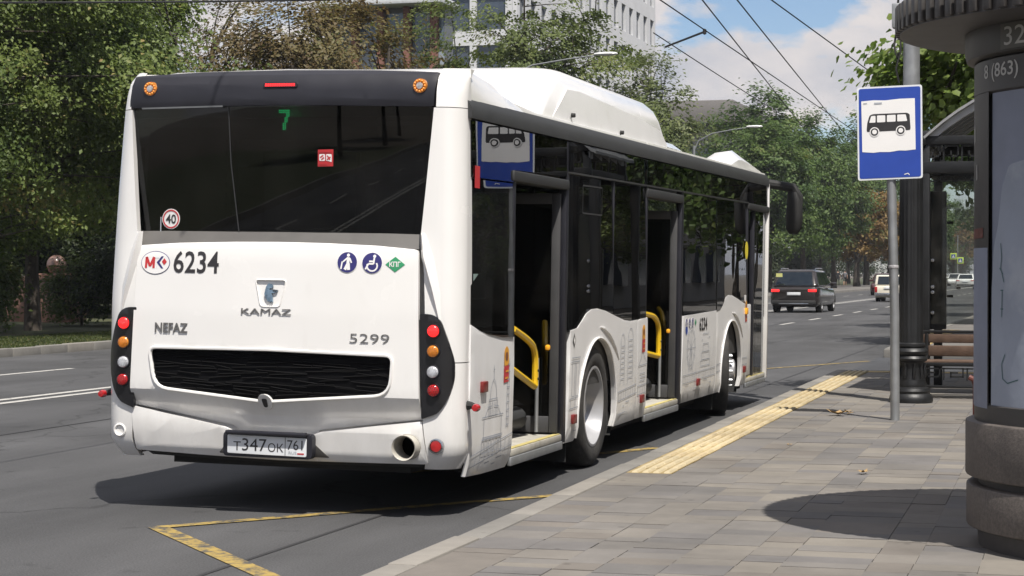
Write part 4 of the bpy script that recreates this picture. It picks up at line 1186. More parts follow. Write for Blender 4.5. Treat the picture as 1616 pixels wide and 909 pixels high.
for s in (1, -1):
    cu = corner(s, .972, 2.545, xin_up if s > 0 else xin_upL, 'rear_pillar')
    cl = corner(s, .30, .966, xin_lo, 'bumper_corner', nz=12)
    ct = corner(s, 2.55, 2.80, (lambda z: -.165) if s > 0 else (lambda z: -.098), 'roof_corner', nz=8)
    # sculpted rib running down from the window corner
    rib = [(mx(-.262, s), 1.76), (mx(-.255, s), 1.62), (mx(-.19, s), 1.40), (mx(-.12, s), 1.16)]
    mb = MB(); secs = []
    for q, (x, z) in enumerate(rib):
        wq = [.018, .038, .030, .004][q]; hq = [.02, .045, .03, .002][q]
        a = f_pil(x, z, .004); b = f_pil(x + s * wq * .8, z, -hq); c = f_pil(x + s * wq * 2.2, z, .004)
        secs.append([a, b, c])
    mb.loft(secs); mb.build('pillar_crease', K['white'], cu, angle=60)
    # lamp cluster
    out = [(mx(x, s), z) for x, z in [(-.252, 1.270), (-.175, 1.268), (-.122, 1.236), (-.080, 1.12), (-.042, .985), (-.040, .86), (-.072, .74), (-.135, .655), (-.236, .618)]]
    cl_o = round_poly(out, [.01, .03, .05, .03, .04, .05, .05, .03, .01], 4)
    lc = patch('tail_lamp_cluster', cl_o, f_pil, .03, K['black_gloss'], bus, t0=-.016, step=.05, bevel=.008)
    for zc, mk in ((1.165, 'lamp_red_on'), (1.040, 'lamp_amber'), (.912, 'lamp_clear'), (.798, 'lamp_red')):
        xc = mx(-.163 if zc > .85 else -.158, s)
        c0 = f_pil(xc, zc, -.018)
        m_ = MB(); m_.lathe([(.001, -.026), (.016, -.025), (.028, -.021), (.036, -.012), (.0375, .006)], 20, axis='y', c=c0)
        l = m_.build('lamp', K[mk], lc)
        m_ = MB(); m_.lathe([(.037, -.004), (.043, -.007), (.045, .008)], 20, axis='y', c=c0); m_.build('bezel', K['black_satin'], l)
        m_ = MB()
        for rr_, nn in ((.010, 4), (.021, 9), (.030, 14)):
            for q in range(nn):
                a = 2 * math.pi * q / nn
                m_.lathe([(.001, -.034), (.0035, -.030), (.004, -.02)], 5, axis='y', c=(c0[0] + rr_ * math.cos(a), c0[1] + (.007 if rr_ > .025 else .004), c0[2] + rr_ * math.sin(a)))
        m_.build('led_dots', K[mk], l)
# round reflector / cap on the bumper corners
c0 = f_pil(-.145, .452, -.006)
m_ = MB(); m_.lathe([(.001, -.008), (.034, -.006), (.036, .012)], 20, axis='y', c=c0); rf = m_.build('reflector', K['lamp_red'], bus)
m_ = MB(); m_.lathe([(.036, .0), (.040, -.008), (.048, -.004), (.050, .014)], 20, axis='y', c=c0); m_.build('reflector_ring', K['chrome'], rf)
c0 = f_pil(mx(-.125, -1), .468, -.004)
m_ = MB(); m_.lathe([(.001, .006), (.030, .004), (.036, -.008), (.044, -.004), (.046, .012)], 20, axis='y', c=c0); m_.build('bumper_cap', K['white'], bus)
# corner marker lamps on rubber stalks
for s in (1, -1):
    b0 = Vector((mx(.0, s), .21, .70)); b1 = b0 + Vector((s * .07, -.02, -.01))
    st_ = MB().tube([b0 - Vector((s * .02, 0, 0)), b0 + Vector((s * .03, 0, 0)), b1], [.035, .022, .018], 8).build('marker_stalk', K['rubber'], bus)
    MB().lathe([(.001, -.05), (.020, -.048), (.026, -.03), (.024, 0), (.001, .012)], 12, axis='y', c=b1).build('marker_lamp', K['lamp_red'], st_)

patch('rear_backing', [(-2.34, .36), (-.10, .36), (-.10, 1.74), (-2.34, 1.74)], lambda x, z, t: (x, plan(x) + .105 + t, z), .01, K['white'], bus, holes=[disc(-.325, .442, .085, 16)], step=.15)
# ---- rear window, ledge, top fairing
wl_ = round_poly([(-2.325, 2.562), (-1.21, 2.578), (-.195, 2.556), (-.272, 1.752), (-1.21, 1.768), (-2.225, 1.756)], [.03, 0, .03, .04, 0, .04], 3)
rw = patch('rear_window', wl_, f_win, .008, K['rear_glass'], bus, step=.12)
for a, b in (((-2.262, 2.56), (-2.19, 1.75)),):
    pass
lines('window_seam', [[(-1.600, 2.57), (-1.575, 2.2), (-1.515, 1.76)]], .008, f_win, K['band'], rw, -.003)
patch('window_ledge', [(-2.225, 1.762), (-1.21, 1.776), (-.262, 1.760), (-.268, 1.668), (-1.21, 1.692), (-2.20, 1.672)], lambda x, z, t: (x, plan(x) + lerp_tab(z, [1.66, 1.775], [.018, .092]) + t, z), .03, K['win_ledge'], bus, step=.12)
fair = round_poly([(-2.350, 2.556), (-1.21, 2.566), (-.182, 2.552), (-.165, 2.770), (-.6, 2.788), (-1.21, 2.796), (-1.85, 2.790), (-2.355, 2.768)], [.01, 0, .01, .01, 0, 0, 0, .01], 2)
fa = patch('roof_fairing', fair, f_fair, .04, K['black_satin'], bus, step=.05, bevel=.008, t0=-.004)
lines('fairing_edge', [[(-2.25, 2.553), (-1.63, 2.561)]], .010, f_fair, K['grey_metal'], fa, -.010)
for xc in (-2.195, -.270):
    c0 = f_fair(xc, 2.680, -.006)
    m_ = MB(); m_.lathe([(.001, -.012), (.044, -.010), (.047, .014)], 22, axis='y', c=c0); l = m_.build('amber_lamp', K['lamp_amber'], fa)
    m_ = MB(); m_.lathe([(.001, -.020), (.020, -.018), (.023, -.006)], 16, axis='y', c=c0); m_.build('lamp_core', K['lens_grey'], l)
    m_ = MB()
    for q in range(12):
        a = 2 * math.pi * q / 12
        m_.lathe([(.001, -.022), (.006, -.018), (.007, -.008)], 6, axis='y', c=(c0[0] + .034 * math.cos(a), c0[1], c0[2] + .034 * math.sin(a)))
    K.setdefault('amber_dot', mat('amber_lamp_dots', (.75, .30, .05), .3, emit=(1, .35, .03), estr=.15)); m_.build('lamp_dots', K['amber_dot'], l)
bl = patch('brake_light_housing', round_poly([(-1.335, 2.708), (-1.095, 2.708), (-1.095, 2.678), (-1.335, 2.678)], .008), f_fair, .02, K['black_gloss'], fa, t0=-.012, step=.1)
m_ = MB()
for q in range(13):
    x0 = -1.322 + q * .0165
    m_.add([f_fair(x0, 2.684, -.014), f_fair(x0 + .0135, 2.684, -.014), f_fair(x0 + .0135, 2.702, -.014), f_fair(x0, 2.702, -.014)], [(0, 1, 2, 3)])
me = bpy.data.meshes.new('brake_light'); me.from_pydata(m_.v, [], m_.f); link_mesh('brake_light', me, K['lamp_red_on'], bl)

# stickers on the rear window
b40 = patch('speed_sticker', disc(-2.012, 1.842, .066), f_win, .001, K['print_white'], rw, t0=-.003, step=.5, smooth=False)
ringp = [(-2.012 + .056 * math.cos(a * math.pi / 16), 1.842 + .056 * math.sin(a * math.pi / 16)) for a in range(33)]
lines('sticker_ring', [ringp], .009, f_win, K['print_red'], b40, -.005)
lettering('lettering', '40', -2.050, -1.974, 1.812, 1.872, f_win, K['print_dark'], b40, t=-.0052, bold=.015)
lines('wiper_slot', [[(-2.088, 1.855), (-2.088, 1.762)]], .008, f_win, K['print_grey'], rw, -.003)
rs = patch('exit_sticker', [(-.962, 2.286), (-.857, 2.288), (-.860, 2.182), (-.964, 2.180)], f_win, .001, K['print_red'], rw, t0=-.003, step=.5, smooth=False)
patch('pictogram', round_poly([(-.953, 2.258), (-.913, 2.258), (-.913, 2.215), (-.953, 2.215)], .008), f_win, 0, K['print_white'], rs, t0=-.0046, step=.5, smooth=False)
patch('pictogram', round_poly([(-.906, 2.258), (-.868, 2.258), (-.868, 2.206), (-.89, 2.215), (-.906, 2.215)], .008), f_win, 0, K['print_white'], rs, t0=-.0046, step=.5, smooth=False)
lines('pictogram', [[(-.946, 2.235), (-.925, 2.250)], [(-.938, 2.222), (-.92, 2.236)], [(-.898, 2.248), (-.880, 2.222)], [(-.900, 2.222), (-.876, 2.24)], [(-.955, 2.272), (-.866, 2.272)], [(-.955, 2.196), (-.90, 2.196)]], .009, f_win, K['print_red'], rs, -.0056)
# green LED route number behind the glass
m_ = MB(); seven = ['111111', '111111', '....11', '....11', '...11.', '...11.', '...11.', '..11..', '..11..', '..11..', '..11..']
for r_, row in enumerate(seven):
    for c_, ch in enumerate(row):
        if ch == '1':
            x0 = -1.238 + c_ * .0125; z0 = 2.530 - r_ * .0118
            y0 = f_win(x0, z0, 0)[1] + .020
            m_.add([(x0, y0, z0), (x0 + .0095, y0, z0), (x0 + .0095, y0, z0 + .009), (x0, y0, z0 + .009)], [(0, 1, 2, 3)])
K['led'] = mat('green_led_lit', (.0, .2, .04), .4, emit=(.02, 1.0, .30), estr=4.5)
me = bpy.data.meshes.new('route_number'); me.from_pydata(m_.v, [], m_.f); link_mesh('route_number', me, K['led'], bus)
MB().box((-1.75, .19, 2.36), (-.62, .24, 2.545)).build('display_case', K['interior_dark'], bus)
# ribbed engine shaft seen behind the left third of the rear window
m_ = MB()
m_.box((-2.22, .22, 1.70), (-1.62, .30, 2.54))
for q in range(11):
    z0 = 1.78 + q * .068
    m_.box((-2.18, .195, z0), (-1.66, .222, z0 + .035), Matrix.Rotation(0.0, 4, 'Y'))
m_.build('engine_shaft_panel', K['interior_dark'], bus)
patch('red_handle', round_poly([(-2.04, 2.20), (-1.985, 2.19), (-1.962, 2.13), (-2.03, 2.145)], .015), lambda x, z, t: (x, .175 + t, z), .01, K['print_red'], bus, step=.5)
patch('red_handle', round_poly([(-2.035, 2.125), (-1.97, 2.115), (-1.957, 2.07), (-2.03, 2.065)], .012), lambda x, z, t: (x, .175 + t, z), .01, K['print_red'], bus, step=.5)

# ---- right flank: skirt panels
def arch_pts(yc, zc, r, a0, a1, n=18, rz=None):
    return [(yc + r * math.cos(math.radians(a0 + (a1 - a0) * k / n)), zc + (rz or r) * math.sin(math.radians(a0 + (a1 - a0) * k / n))) for k in range(n + 1)]
p1 = [(.275, .245), (.24, .60), (.235, 1.0), (.24, 1.202), (.40, 1.165), (.62, 1.130), (.9, 1.108), (1.19, 1.100), (1.195, .26), (1.15, .225), (.6, .232)]
sp1 = patch('side_panel', p1, f_side, .03, K['white_side'], bus, step=.1, bevel=.008)
A1, A2 = 3.525, 9.43
top2 = [(2.665, 1.098), (2.86, 1.110), (2.96, 1.145), (3.14, 1.215), (3.30, 1.245), (3.48, 1.248), (3.75, 1.225), (4.1, 1.175), (4.4, 1.135), (4.62, 1.122), (4.9, 1.128)]
p2 = [(2.63, .258)] + top2 + [(4.9, .272), (4.16, .266)] + arch_pts(A1, .42, .60, -14, 194, 20, .585) + [(2.90, .254)]
sp2 = patch('side_panel', p2, f_side, .03, K['white_side'], bus, step=.12, bevel=.008)
sp2b = patch('side_panel', [(4.91, .272), (4.91, 1.128), (5.29, 1.140), (5.285, .275)], f_side, .03, K['white_side'], bus, step=.12, bevel=.008)
sp3 = patch('side_panel', [(6.80, .285), (6.84, 1.118), (7.5, 1.125), (8.55, 1.14), (8.55, .28)], f_side, .03, K['white_side'], bus, step=.12, bevel=.008)
p4 = [(8.56, .28), (8.56, 1.14), (8.74, 1.150), (8.90, 1.20), (9.05, 1.268), (9.22, 1.292), (9.45, 1.285), (9.8, 1.245), (10.15, 1.195), (10.46, 1.170), (10.47, .27), (10.06, .268)] + arch_pts(A2, .42, .60, -14, 194, 20, .60) + [(8.82, .278)]
sp4 = patch('side_panel', p4, f_side, .03, K['white_side'], bus, step=.12, bevel=.008)
for pnl, yc in ((sp2, A1), (sp4, A2)):
    rim_ = [f_side(a, b, -.006) for a, b in arch_pts(yc, .42, .612, -14, 194, 24, .597)]
    MB().tube(rim_, .009, 6).build('arch_flare', K['white_side'], pnl)
    crest = [f_side(yc + .05 + q * .13, 1.10 - .0045 * q - .0105 * q * q, -.002) for q in range(6)]
    MB().tube(crest, [.004, .014, .018, .016, .012, .003], 6).build('arch_crease', K['white_side'], pnl)
    m_ = MB(); m_.lathe([(.645, -.55), (.645, -.035)], 28, axis='x', c=(0, yc, .42), a0=math.radians(-20), a1=math.radians(200)); m_.build('wheel_housing', K['dark_metal'], bus)
    MB().box((-.56, yc - .66, .2), (-.545, yc + .66, 1.1)).build('wheel_housing', K['dark_metal'], bus)

# ---- line drawings and labels on the skirt
def box_l(a, b, c, d): return [(a, b), (c, b), (c, d), (a, d), (a, b)]
seg = []
seg += [box_l(.52, .46, .94, .47)] + [box_l(.5 + k * .075, .37, .5 + k * .075 + .045, .455) for k in range(6)]
seg += [[(.54, .47), (.54, .60)], [(.92, .47), (.92, .60)], [(.50, .60), (.96, .60)], [(.56, .60), (.62, .66), (.70, .665)], [(.9, .60), (.84, .66), (.76, .665)]]
seg += [box_l(.64, .60, .82, .71)] + [[(.67 + .04 * k, .60), (.67 + .04 * k, .70)] for k in range(4)]
seg += [[(.66, .71), (.67, .78), (.70, .82), (.73, .84), (.76, .82), (.79, .78), (.80, .71)], [(.73, .84), (.73, .93)], [(.715, .90), (.745, .90)]]
seg += [[(1.04, .50), (1.04, .96)], [(1.08, .50), (1.08, .96)]] + [[(1.03, .52 + .05 * k), (1.09, .52 + .05 * k)] for k in range(9)]
seg += [[(.60, .3), (.70, .305)], [(.84, .315), (.96, .32)], [(.78, .28), (.84, .283)]]
lines('line_drawing', seg, .007, f_side, K['print_grey'], sp1)
def river(y0, y1, z0, z1, n):
    s = [[(y0, z0), (y1, z1)], [(y0, z0 - .075), (y1, z1 - .075)]]
    for k in range(n):
        t = (k + .15) / n; y = y0 + (y1 - y0) * t; s.append([(y, z0 + (z1 - z0) * t), (y, z0 + (z1 - z0) * t - .075)])
        y = y + .5 * (y1 - y0) / n; s.append([(y, z0 + (z1 - z0) * t), (y, z0 + (z1 - z0) * t - .075)])
    return s
lines('line_drawing', river(.27, 1.18, .37, .455, 5), .006, f_side, K['print_grey'], sp1)
lines('line_drawing', river(2.66, 2.92, .585, .59, 1) + [box_l(2.72, .60, 2.80, .86), box_l(2.84, .60, 2.92, .86), [(2.68, .86), (2.94, .86)], [(2.70, .89), (2.95, .89)]] + [[(2.7, .40), (2.8, .41)], [(2.8, .34), (2.88, .34)]], .007, f_side, K['print_grey'], sp2)
seg = river(4.22, 4.89, .545, .58, 4)
for (a, b, z0, z1) in ((4.28, 4.42, .60, 1.02), (4.55, 4.72, .60, 1.06)):
    seg += [[(a, z0), (a, z1 - .05), (a + (b - a) * .3, z1), (b - (b - a) * .3, z1), (b, z1 - .05), (b, z0)]] + [[(a + .02, z0 + .05 + q * .045), (b - .02, z0 + .05 + q * .045)] for q in range(int((z1 - z0 - .1) / .045))]
seg += [[(4.25, .36), (4.5, .37)], [(4.5, .45), (4.62, .45)], [(4.4, .42), (4.45, .42)]]
lines('line_drawing', seg, .007, f_side, K['print_grey'], sp2)
lines('line_drawing', [[(4.93, .72), (5.05, .80), (5.10, 1.02), (5.13, .82), (5.27, .75)], [(4.96, .73), (5.27, .735)], [(5.0, .66), (5.2, .66)], [(5.02, .63), (5.24, .63)], [(5.0, .60), (5.2, .60)]] + river(4.92, 5.27, .555, .565, 2), .007, f_side, K['print_grey'], sp2b)
wheel_l = [[(7.22 + .20 * math.cos(a * math.pi / 14), .80 + .20 * math.sin(a * math.pi / 14)) for a in range(29)], [(7.22 + .17 * math.cos(a * math.pi / 14), .80 + .17 * math.sin(a * math.pi / 14)) for a in range(29)]]
wheel_l += [[(7.22, .80), (7.22 + .17 * math.cos(a * math.pi / 6), .80 + .17 * math.sin(a * math.pi / 6))] for a in range(12)] + [[(7.22, .8), (7.12, .56)], [(7.22, .8), (7.32, .56)]]
wheel_l += [[(7.22 + .215 * math.cos(a * math.pi / 8) - .012, .80 + .215 * math.sin(a * math.pi / 8)), (7.22 + .215 * math.cos(a * math.pi / 8) + .012, .80 + .215 * math.sin(a * math.pi / 8))] for a in range(16)]
wheel_l += [box_l(7.72, .60, 8.2, .66), box_l(7.76, .66, 8.16, .74), box_l(7.82, .74, 8.1, .82), [(7.74, .86), (7.80, .86)], [(8.1, .88), (8.18, .88)], [(7.8, .92), (8.1, .92)]]
lines('line_drawing', wheel_l + river(6.86, 8.52, .545, .56, 9) + [[(7.0, .45), (7.15, .45)], [(7.4, .40), (7.55, .40)], [(7.9, .46), (8.1, .46)], [(8.2, .42), (8.3, .42)]], .007, f_side, K['print_grey'], sp3)
lines('line_drawing', river(8.58, 8.82, .575, .58, 2) + river(10.12, 10.45, .58, .58, 2), .007, f_side, K['print_grey'], sp4)
patch('blue_badge', disc(6.98, .985, .05), f_side, 0, K['sign_blue'], sp3, t0=-.004, step=.5, smooth=False)
lettering('lettering', '6234', 7.62, 8.02, .955, 1.085, f_side, K['print_dark'], sp3, t=-.004, bold=.02)
for q, kind in enumerate(('walk', 'chair', 'chair')): access_sticker(6.98 + q * .15, 1.045, .045, kind, f_side, sp3)
patch('sticker', [(7.38, 1.045), (7.42, 1.08), (7.46, 1.045), (7.42, 1.01)], f_side, 0, K['print_green'], sp3, t0=-.004, step=.5, smooth=False)
patch('sticker', [(2.72, 1.02), (2.765, 1.075), (2.81, 1.02), (2.765, .965)], f_side, 0, K['grey_print2'], sp2, t0=-.004, step=.5, smooth=False)
patch('sticker', [(2.74, 1.02), (2.765, 1.05), (2.79, 1.02), (2.765, .99)], f_side, 0, K['print_white'], sp2, t0=-.006, step=.5, smooth=False)
for pnl, y0, z0 in ((sp1, 1.00, .80), (sp2b, 5.12, .84), (sp4, 10.32, .98)):
    a = patch('badge', [(y0 - .05, z0), (y0 + .06, z0 + .005), (y0 + .06, z0 + .115), (y0 - .05, z0 + .11)], f_side, 0, K['print_red'], pnl, t0=-.004, step=.5, smooth=False)
    b = patch('badge', round_poly([(y0 - .05, z0 + .112), (y0 + .06, z0 + .117), (y0 + .055, z0 + .22), (y0 + .01, z0 + .245), (y0 - .04, z0 + .22)], .02), f_side, 0, K['print_orange'], pnl, t0=-.004, step=.5, smooth=False)
    patch('badge_mark', disc(y0 + .005, z0 + .175, .03, 10), f_side, 0, K['print_brown'], b, t0=-.006, step=.5, smooth=False)
    lines('badge_mark', [[(y0 - .03, z0 + .03), (y0 + .04, z0 + .033)], [(y0 - .02, z0 + .075), (y0 + .05, z0 + .078)]], .012, f_side, K['print_orange'], a, -.006)
for pnl, y0, z0, mk in ((sp1, .50, .80, 'side_red'), (sp2, 2.79, .43, 'side_red'), (sp2b, 5.10, .44, 'side_red'), (sp3, 7.60, .45, 'side_red'), (sp4, 10.27, .45, 'side_red'), (sp4, 10.32, 1.10, 'lamp_amber_small')):
    x, y, z = f_side(y0, z0, 0)
    MB().box((x - .01, y - .055, z - .035), (x + .022, y + .055, z + .035)).build('side_reflector', K[mk], pnl, bevel=.006)
lines('panel_gap', [[(1.205, .24), (1.20, 1.10)]], .008, f_side, K['seam'], sp1, .01)

# ---- right flank: upper band, glass panes, pillars, doors
mb = MB(); secs = []
for y in [.20, 1.0, 2.0, 4.0, 6.0, 8.0, 10.0, 11.4, 11.85]:
    zt = 2.605 + .0065 * y; zb = 2.49 + .006 * y
    secs.append([(-.10, y, zt + .035), (-.035, y, zt + .01), (.003, y, zt - .05), (.002, y, zb), (-.05, y, zb), (-.10, y, zb + .02)])
mb.loft(secs); mb.build('roof_rail', K['band'], bus)
rngp = random.Random(12)
def pane(y0, y1, z0a, z0b, z1a, z1b, name='side_window', tilt=None, t=.006, outline=None, mt=None):
    pts = outline or [(y0, z0a), (y1, z0b), (y1, z1b), (y0, z1a)]
    tz = rngp.uniform(-.008, .008) if tilt is None else tilt; ty = -.017 + rngp.uniform(-.002, .002) if tilt is None else -.026
    ym = (y0 + y1) / 2; zm = (z0a + z1a) / 2
    fn = lambda y, z, tt: (-t - tt + (y - ym) * tz + (z - zm) * ty, y, z)
    return patch(name, pts, fn, .006, mt or K['bus_glass'], bus, step=5, smooth=False)
zb_ = lambda y: 2.48 + .006 * y
pane(.235, 1.16, 1.10, 1.10, zb_(.2), zb_(1.1), tilt=.012, outline=[(.245, 1.20), (.42, 1.160), (.62, 1.128), (.9, 1.105), (1.16, 1.098), (1.16, 2.125), (.245, 2.115)])
pane(.245, 2.52, 2.125, 2.215, zb_(.2), zb_(2.5), tilt=.005, outline=[(.245, 2.125), (1.15, 2.135), (1.15, 2.215), (2.52, 2.235), (2.52, zb_(2.5)), (.245, zb_(.2))])
lowtop2 = [(2.60, 1.09)] + [(a, b - .012) for a, b in top2]
pane(2.60, 4.02, 1.1, 1.2, 2.25, 2.25, outline=[(2.60, 1.09)] + [(a, b - .012) for a, b in top2[:7]] + [(4.02, 1.175), (4.02, 2.265), (2.60, 2.255)])
pane(4.03, 5.22, 1.1, 1.1, 2.25, 2.25, outline=[(4.03, 1.175), (4.4, 1.123), (4.62, 1.11), (4.9, 1.116), (5.22, 1.126), (5.22, 2.275), (4.03, 2.265)])
pane(2.56, 5.22, 2.275, 2.29, zb_(2.6), zb_(5.2), name='upper_window')
pane(5.23, 6.76, 2.29, 2.29, zb_(5.2), zb_(6.7), name='upper_window')
pane(6.77, 10.38, 2.30, 2.325, zb_(6.8), zb_(10.4), name='upper_window')
pane(6.84, 8.54, 1.108, 1.128, 2.285, 2.295)
pane(8.55, 10.40, 1.13, 1.15, 2.295, 2.31, outline=[(8.55, 1.128), (8.74, 1.138), (8.90, 1.188), (9.05, 1.256), (9.22, 1.280), (9.45, 1.273), (9.8, 1.233), (10.15, 1.183), (10.40, 1.16), (10.40, 2.31), (8.55, 2.295)])
pane(10.42, 11.84, 2.31, 2.32, zb_(10.4), zb_(11.8), name='upper_window')
for y0, y1, za, zb2, nm in ((1.165, 1.215, 1.10, 2.215, 'door_pillar'), (2.525, 2.60, .27, zb_(2.5), 'door_pillar'), (5.225, 5.27, 1.12, 2.28, 'door_pillar'), (6.73, 6.83, .29, 2.3, 'door_pillar'), (10.405, 10.47, 1.16, 2.33, 'door_pillar'), (4.015, 4.035, 1.17, 2.27, 'window_pillar')):
    MB().box((-.06, y0, za), (-.0025, y1, zb2)).build(nm, K['black_satin'], bus, bevel=.006)
MB().box((-.012, 2.56, 2.262), (.006, 10.40, 2.276), Matrix.Shear('XY', 4, (0, 0)) if False else None).build('window_trim', K['band'], bus)
wt = bus.children[-1]
for v in wt.data.vertices: v.co.z += (v.co.y - 2.56) * .006
# opening sash outline in the wide window
sash = [(2.95, 1.98), (2.95, 2.19), (3.55, 2.195), (3.55, 1.98), (2.95, 1.98)]
lines('sash_outline', sash and [sash], .012, lambda a, b, t: (-.0005 - t, a, b), K['band'], bus, -.012)
for y0, y1, z0, z1 in ((1.13, 2.56, 2.140, 2.212), (5.22, 6.76, 2.185, 2.262), (10.40, 11.84, 2.245, 2.315)):
    MB().box((-.10, y0, z0), (.012, y1, z1)).build('door_header', K['band'], bus, bevel=.012)
# doorways: threshold, folded leaves, yellow rails
for (y0, y1) in ((1.205, 2.53), (5.295, 6.73), (10.48, 11.83)):
    MB().box((-.62, y0, .285), (-.012, y1, .335)).build('door_sill', K['sill'], bus, bevel=.008)
    MB().box((-.06, y0 + .03, .336), (-.018, y1 - .03, .341)).build('sill_edge', mat('worn_yellow_edge', (.50, .42, .17), .6, var=.2), bus)
    MB().box((-.035, y0, .225), (-.004, y1, .284)).build('sill_trim', K['grey_metal'], bus, bevel=.006)
def leaf(yh, s, tag_):
    """one folded door leaf, hinged at yh, swung inwards"""
    l = empty('door_leaf', (-.05, yh, .35)); l.parent = bus
    w = .60
    M_ = Matrix.Rotation(math.radians(82) * s, 4, 'Z') @ Matrix.Rotation(math.pi if s > 0 else 0, 4, 'Z')
    fr = MB()
    for a, b in (((-.018, -.02, 0), (.018, .045, 1.76)), ((-.018, w - .065, 0), (.018, w, 1.76)), ((-.018, .046, 0), (.018, w - .066, .12)), ((-.018, .046, 1.68), (.018, w - .066, 1.76))):
        fr.box(a, b)
    o = fr.build('leaf_frame', K['interior_dark'], l, bevel=.006)
    gl_ = MB().box((-.006, .046, .12), (.006, w - .066, 1.68)).build('leaf_glass', K['bus_glass'], l)
    for q in (o, gl_): q.rotation_euler = (0, 0, math.radians(90 - 8) if s > 0 else math.radians(90 + 8))
    return l
for yh, s in ((2.47, -1), (1.27, 1), (6.67, -1), (5.36, 1), (11.2, -1)):
    leaf(yh, s, '')
MB().box((-.05, 10.50, .36), (-.02, 10.82, 1.17)).build('door_leaf_panel', K['white_side'], bus, bevel=.01)
MB().box((-.06, 11.02, .34), (-.03, 11.78, 2.24)).build('driver_door_glass', K['bus_glass'], bus)
MB().box((-.07, 10.94, .34), (-.02, 11.02, 2.24)).build('door_frame', K['black_satin'], bus, bevel=.006)
def rail(Q, name='yellow_rail'):
    a, b, c, d, e = [Vector((-.13, y, z)) for y, z in Q]
    pts = [a]
    for p0, p1, p2, r in ((a, b, c, .10), (b, c, d, .12), (c, d, e, .03)):
        u0 = p1 + (p0 - p1).normalized() * min(r, (p0 - p1).length * .45); u1 = p1 + (p2 - p1).normalized() * min(r, (p2 - p1).length * .45)
        for k in range(5):
            t = k / 4; pts.append(u0 * (1-t)**2 + p1 * 2*t*(1-t) + u1 * t*t)
    pts.append(e)
    o = MB().tube(pts, .0245, 8).build(name, K['yellow'], bus)
    for z in (c.z - .16, d.z + .06):
        MB().lathe([(.001, .034), (.010, .032), (.012, .0)], 8, axis='x', c=(-.13, c.y, z)).build('bolt', K['dark_metal'], o)
    return o
rail([(1.62, 1.135), (1.95, 1.06), (2.20, .98), (2.20, .70), (1.42, .905)])
rail([(5.65, 1.165), (6.15, 1.13), (6.38, 1.05), (6.38, .75), (5.55, .83)])
for yy in (2.36, 6.58):
    m_ = MB().tube([(-.16, yy, .36), (-.16, yy, .90)], .014, 8); m_.build('door_post', K['grey_metal'], bus)
    for zz in (.98,):
        MB().box((-.10, yy - .02, zz - .02), (-.065, yy + .02, zz + .02)).build('door_button', K['lamp_amber_small'], bus, bevel=.012)
    MB().tube([(-.42, yy - 1.0, .46), (-.30, yy - .05, .46)], .085, 12).build('door_roller', K['band'], bus)
    MB().box((-.30, yy - .78, .336), (-.22, yy - .55, .352)).build('floor_latch', K['dark_metal'], bus, bevel=.006)

# ---- roof, left flank, front, floor, underbody
mb = MB(); secs = []
for y in [.16, .5, 1.2, 1.9, 4, 8, 11.4, 11.86]:
    k = max(0.0, 1 - max(0, y - .3) / 1.5); hi = 2.655 + .115 * k; lo = 2.60 + .0065 * y
    L = [(-.045, lo + .005), (-.06, lo + .04 + .08 * k), (-.16, hi - .01 + .0 * k), (-.40, hi + .02), (CX, hi + .035)]
    R = [(2 * CX - x - (-.05), z) for x, z in L[::-1][1:]]
    ring = L + R + [(-2.32, 2.50), (-.06, 2.50)]
    secs.append([(x, y, z) for x, z in ring])
mb.loft(secs); mb.build('roof', K['white'], bus, angle=50)
# rear roof side fairing
for s in (1, -1):
    mb = MB(); secs = []
    for y, zt in ((.262, 2.792), (.45, 2.796), (.75, 2.792), (1.0, 2.772), (1.25, 2.728), (1.45, 2.675), (1.6, 2.625)):
        zl = 2.600 + .0065 * y
        x0 = tum(mx(-.005, s), 2.6)
        secs.append([(x0, y, zl), (x0 - s * (.006 + .02 * min(1, (y - .26) / .5)), y, (zl + zt) / 2 + .01), (x0 - s * (.03 + .06 * min(1, (y - .26) / .5)), y, zt), (x0 - s * .30, y, zt - .004), (x0 - s * .30, y, zl - .03)])
    mb.loft(secs); mb.build('roof_side_fairing', K['white'], bus, angle=50)
# gas cylinder pod
def pod_ring(z, xo, ya, yb, r):
    pts = round_poly([(-xo, ya), (-xo, yb), (2 * CX + xo, yb), (2 * CX + xo, ya)], r, 5); return [(p[0], p[1], z) for p in pts]
mb = MB()
mb.loft([pod_ring(2.600, .090, 1.78, 6.62, .30), pod_ring(2.66, .096, 1.88, 6.62, .30), pod_ring(2.80, .120, 2.14, 6.62, .30), pod_ring(2.93, .160, 2.46, 6.60, .30), pod_ring(3.02, .205, 2.72, 6.56, .30), pod_ring(3.085, .275, 2.98, 6.48, .30), pod_ring(3.12, .38, 3.25, 6.34, .28), pod_ring(3.135, .55, 3.6, 6.10, .28)])
pod = mb.build('roof_pod', K['white'], bus, angle=48, bevel=.0)
sh = MB(); secs = []
for y, zt in ((2.42, 2.66), (2.70, 2.80), (3.02, 2.925), (3.4, 2.94), (4.5, 2.915), (5.6, 2.88), (6.25, 2.83), (6.42, 2.72)):
    xo = lambda z: -lerp_tab(z, [2.6, 2.66, 2.80, 2.93], [.090, .096, .120, .160])
    kk = 0 if y < 2.5 else 1
    secs.append([(xo(2.64) + .012 * kk, y, 2.64), (xo(zt) + .014 * kk, y, zt), (xo(zt) - .03, y, zt + .010), (xo(2.64) - .03, y, 2.64)])
sh.loft(secs); sh.build('pod_side_panel', K['white_side'], pod, angle=30)
mb = MB()
for y, zt in ((3.0, 2.86), (5.7, 2.81)): pass
for (y, z) in ((2.95, 2.72), (4.55, 2.70), (6.12, 2.66)):
    m_ = MB(); m_.lathe([(.001, .03), (.016, .03), (.018, 0)], 8, axis='x', c=(-.09, y, z)); m_.build('pod_bolt', K['dark_metal'], pod)
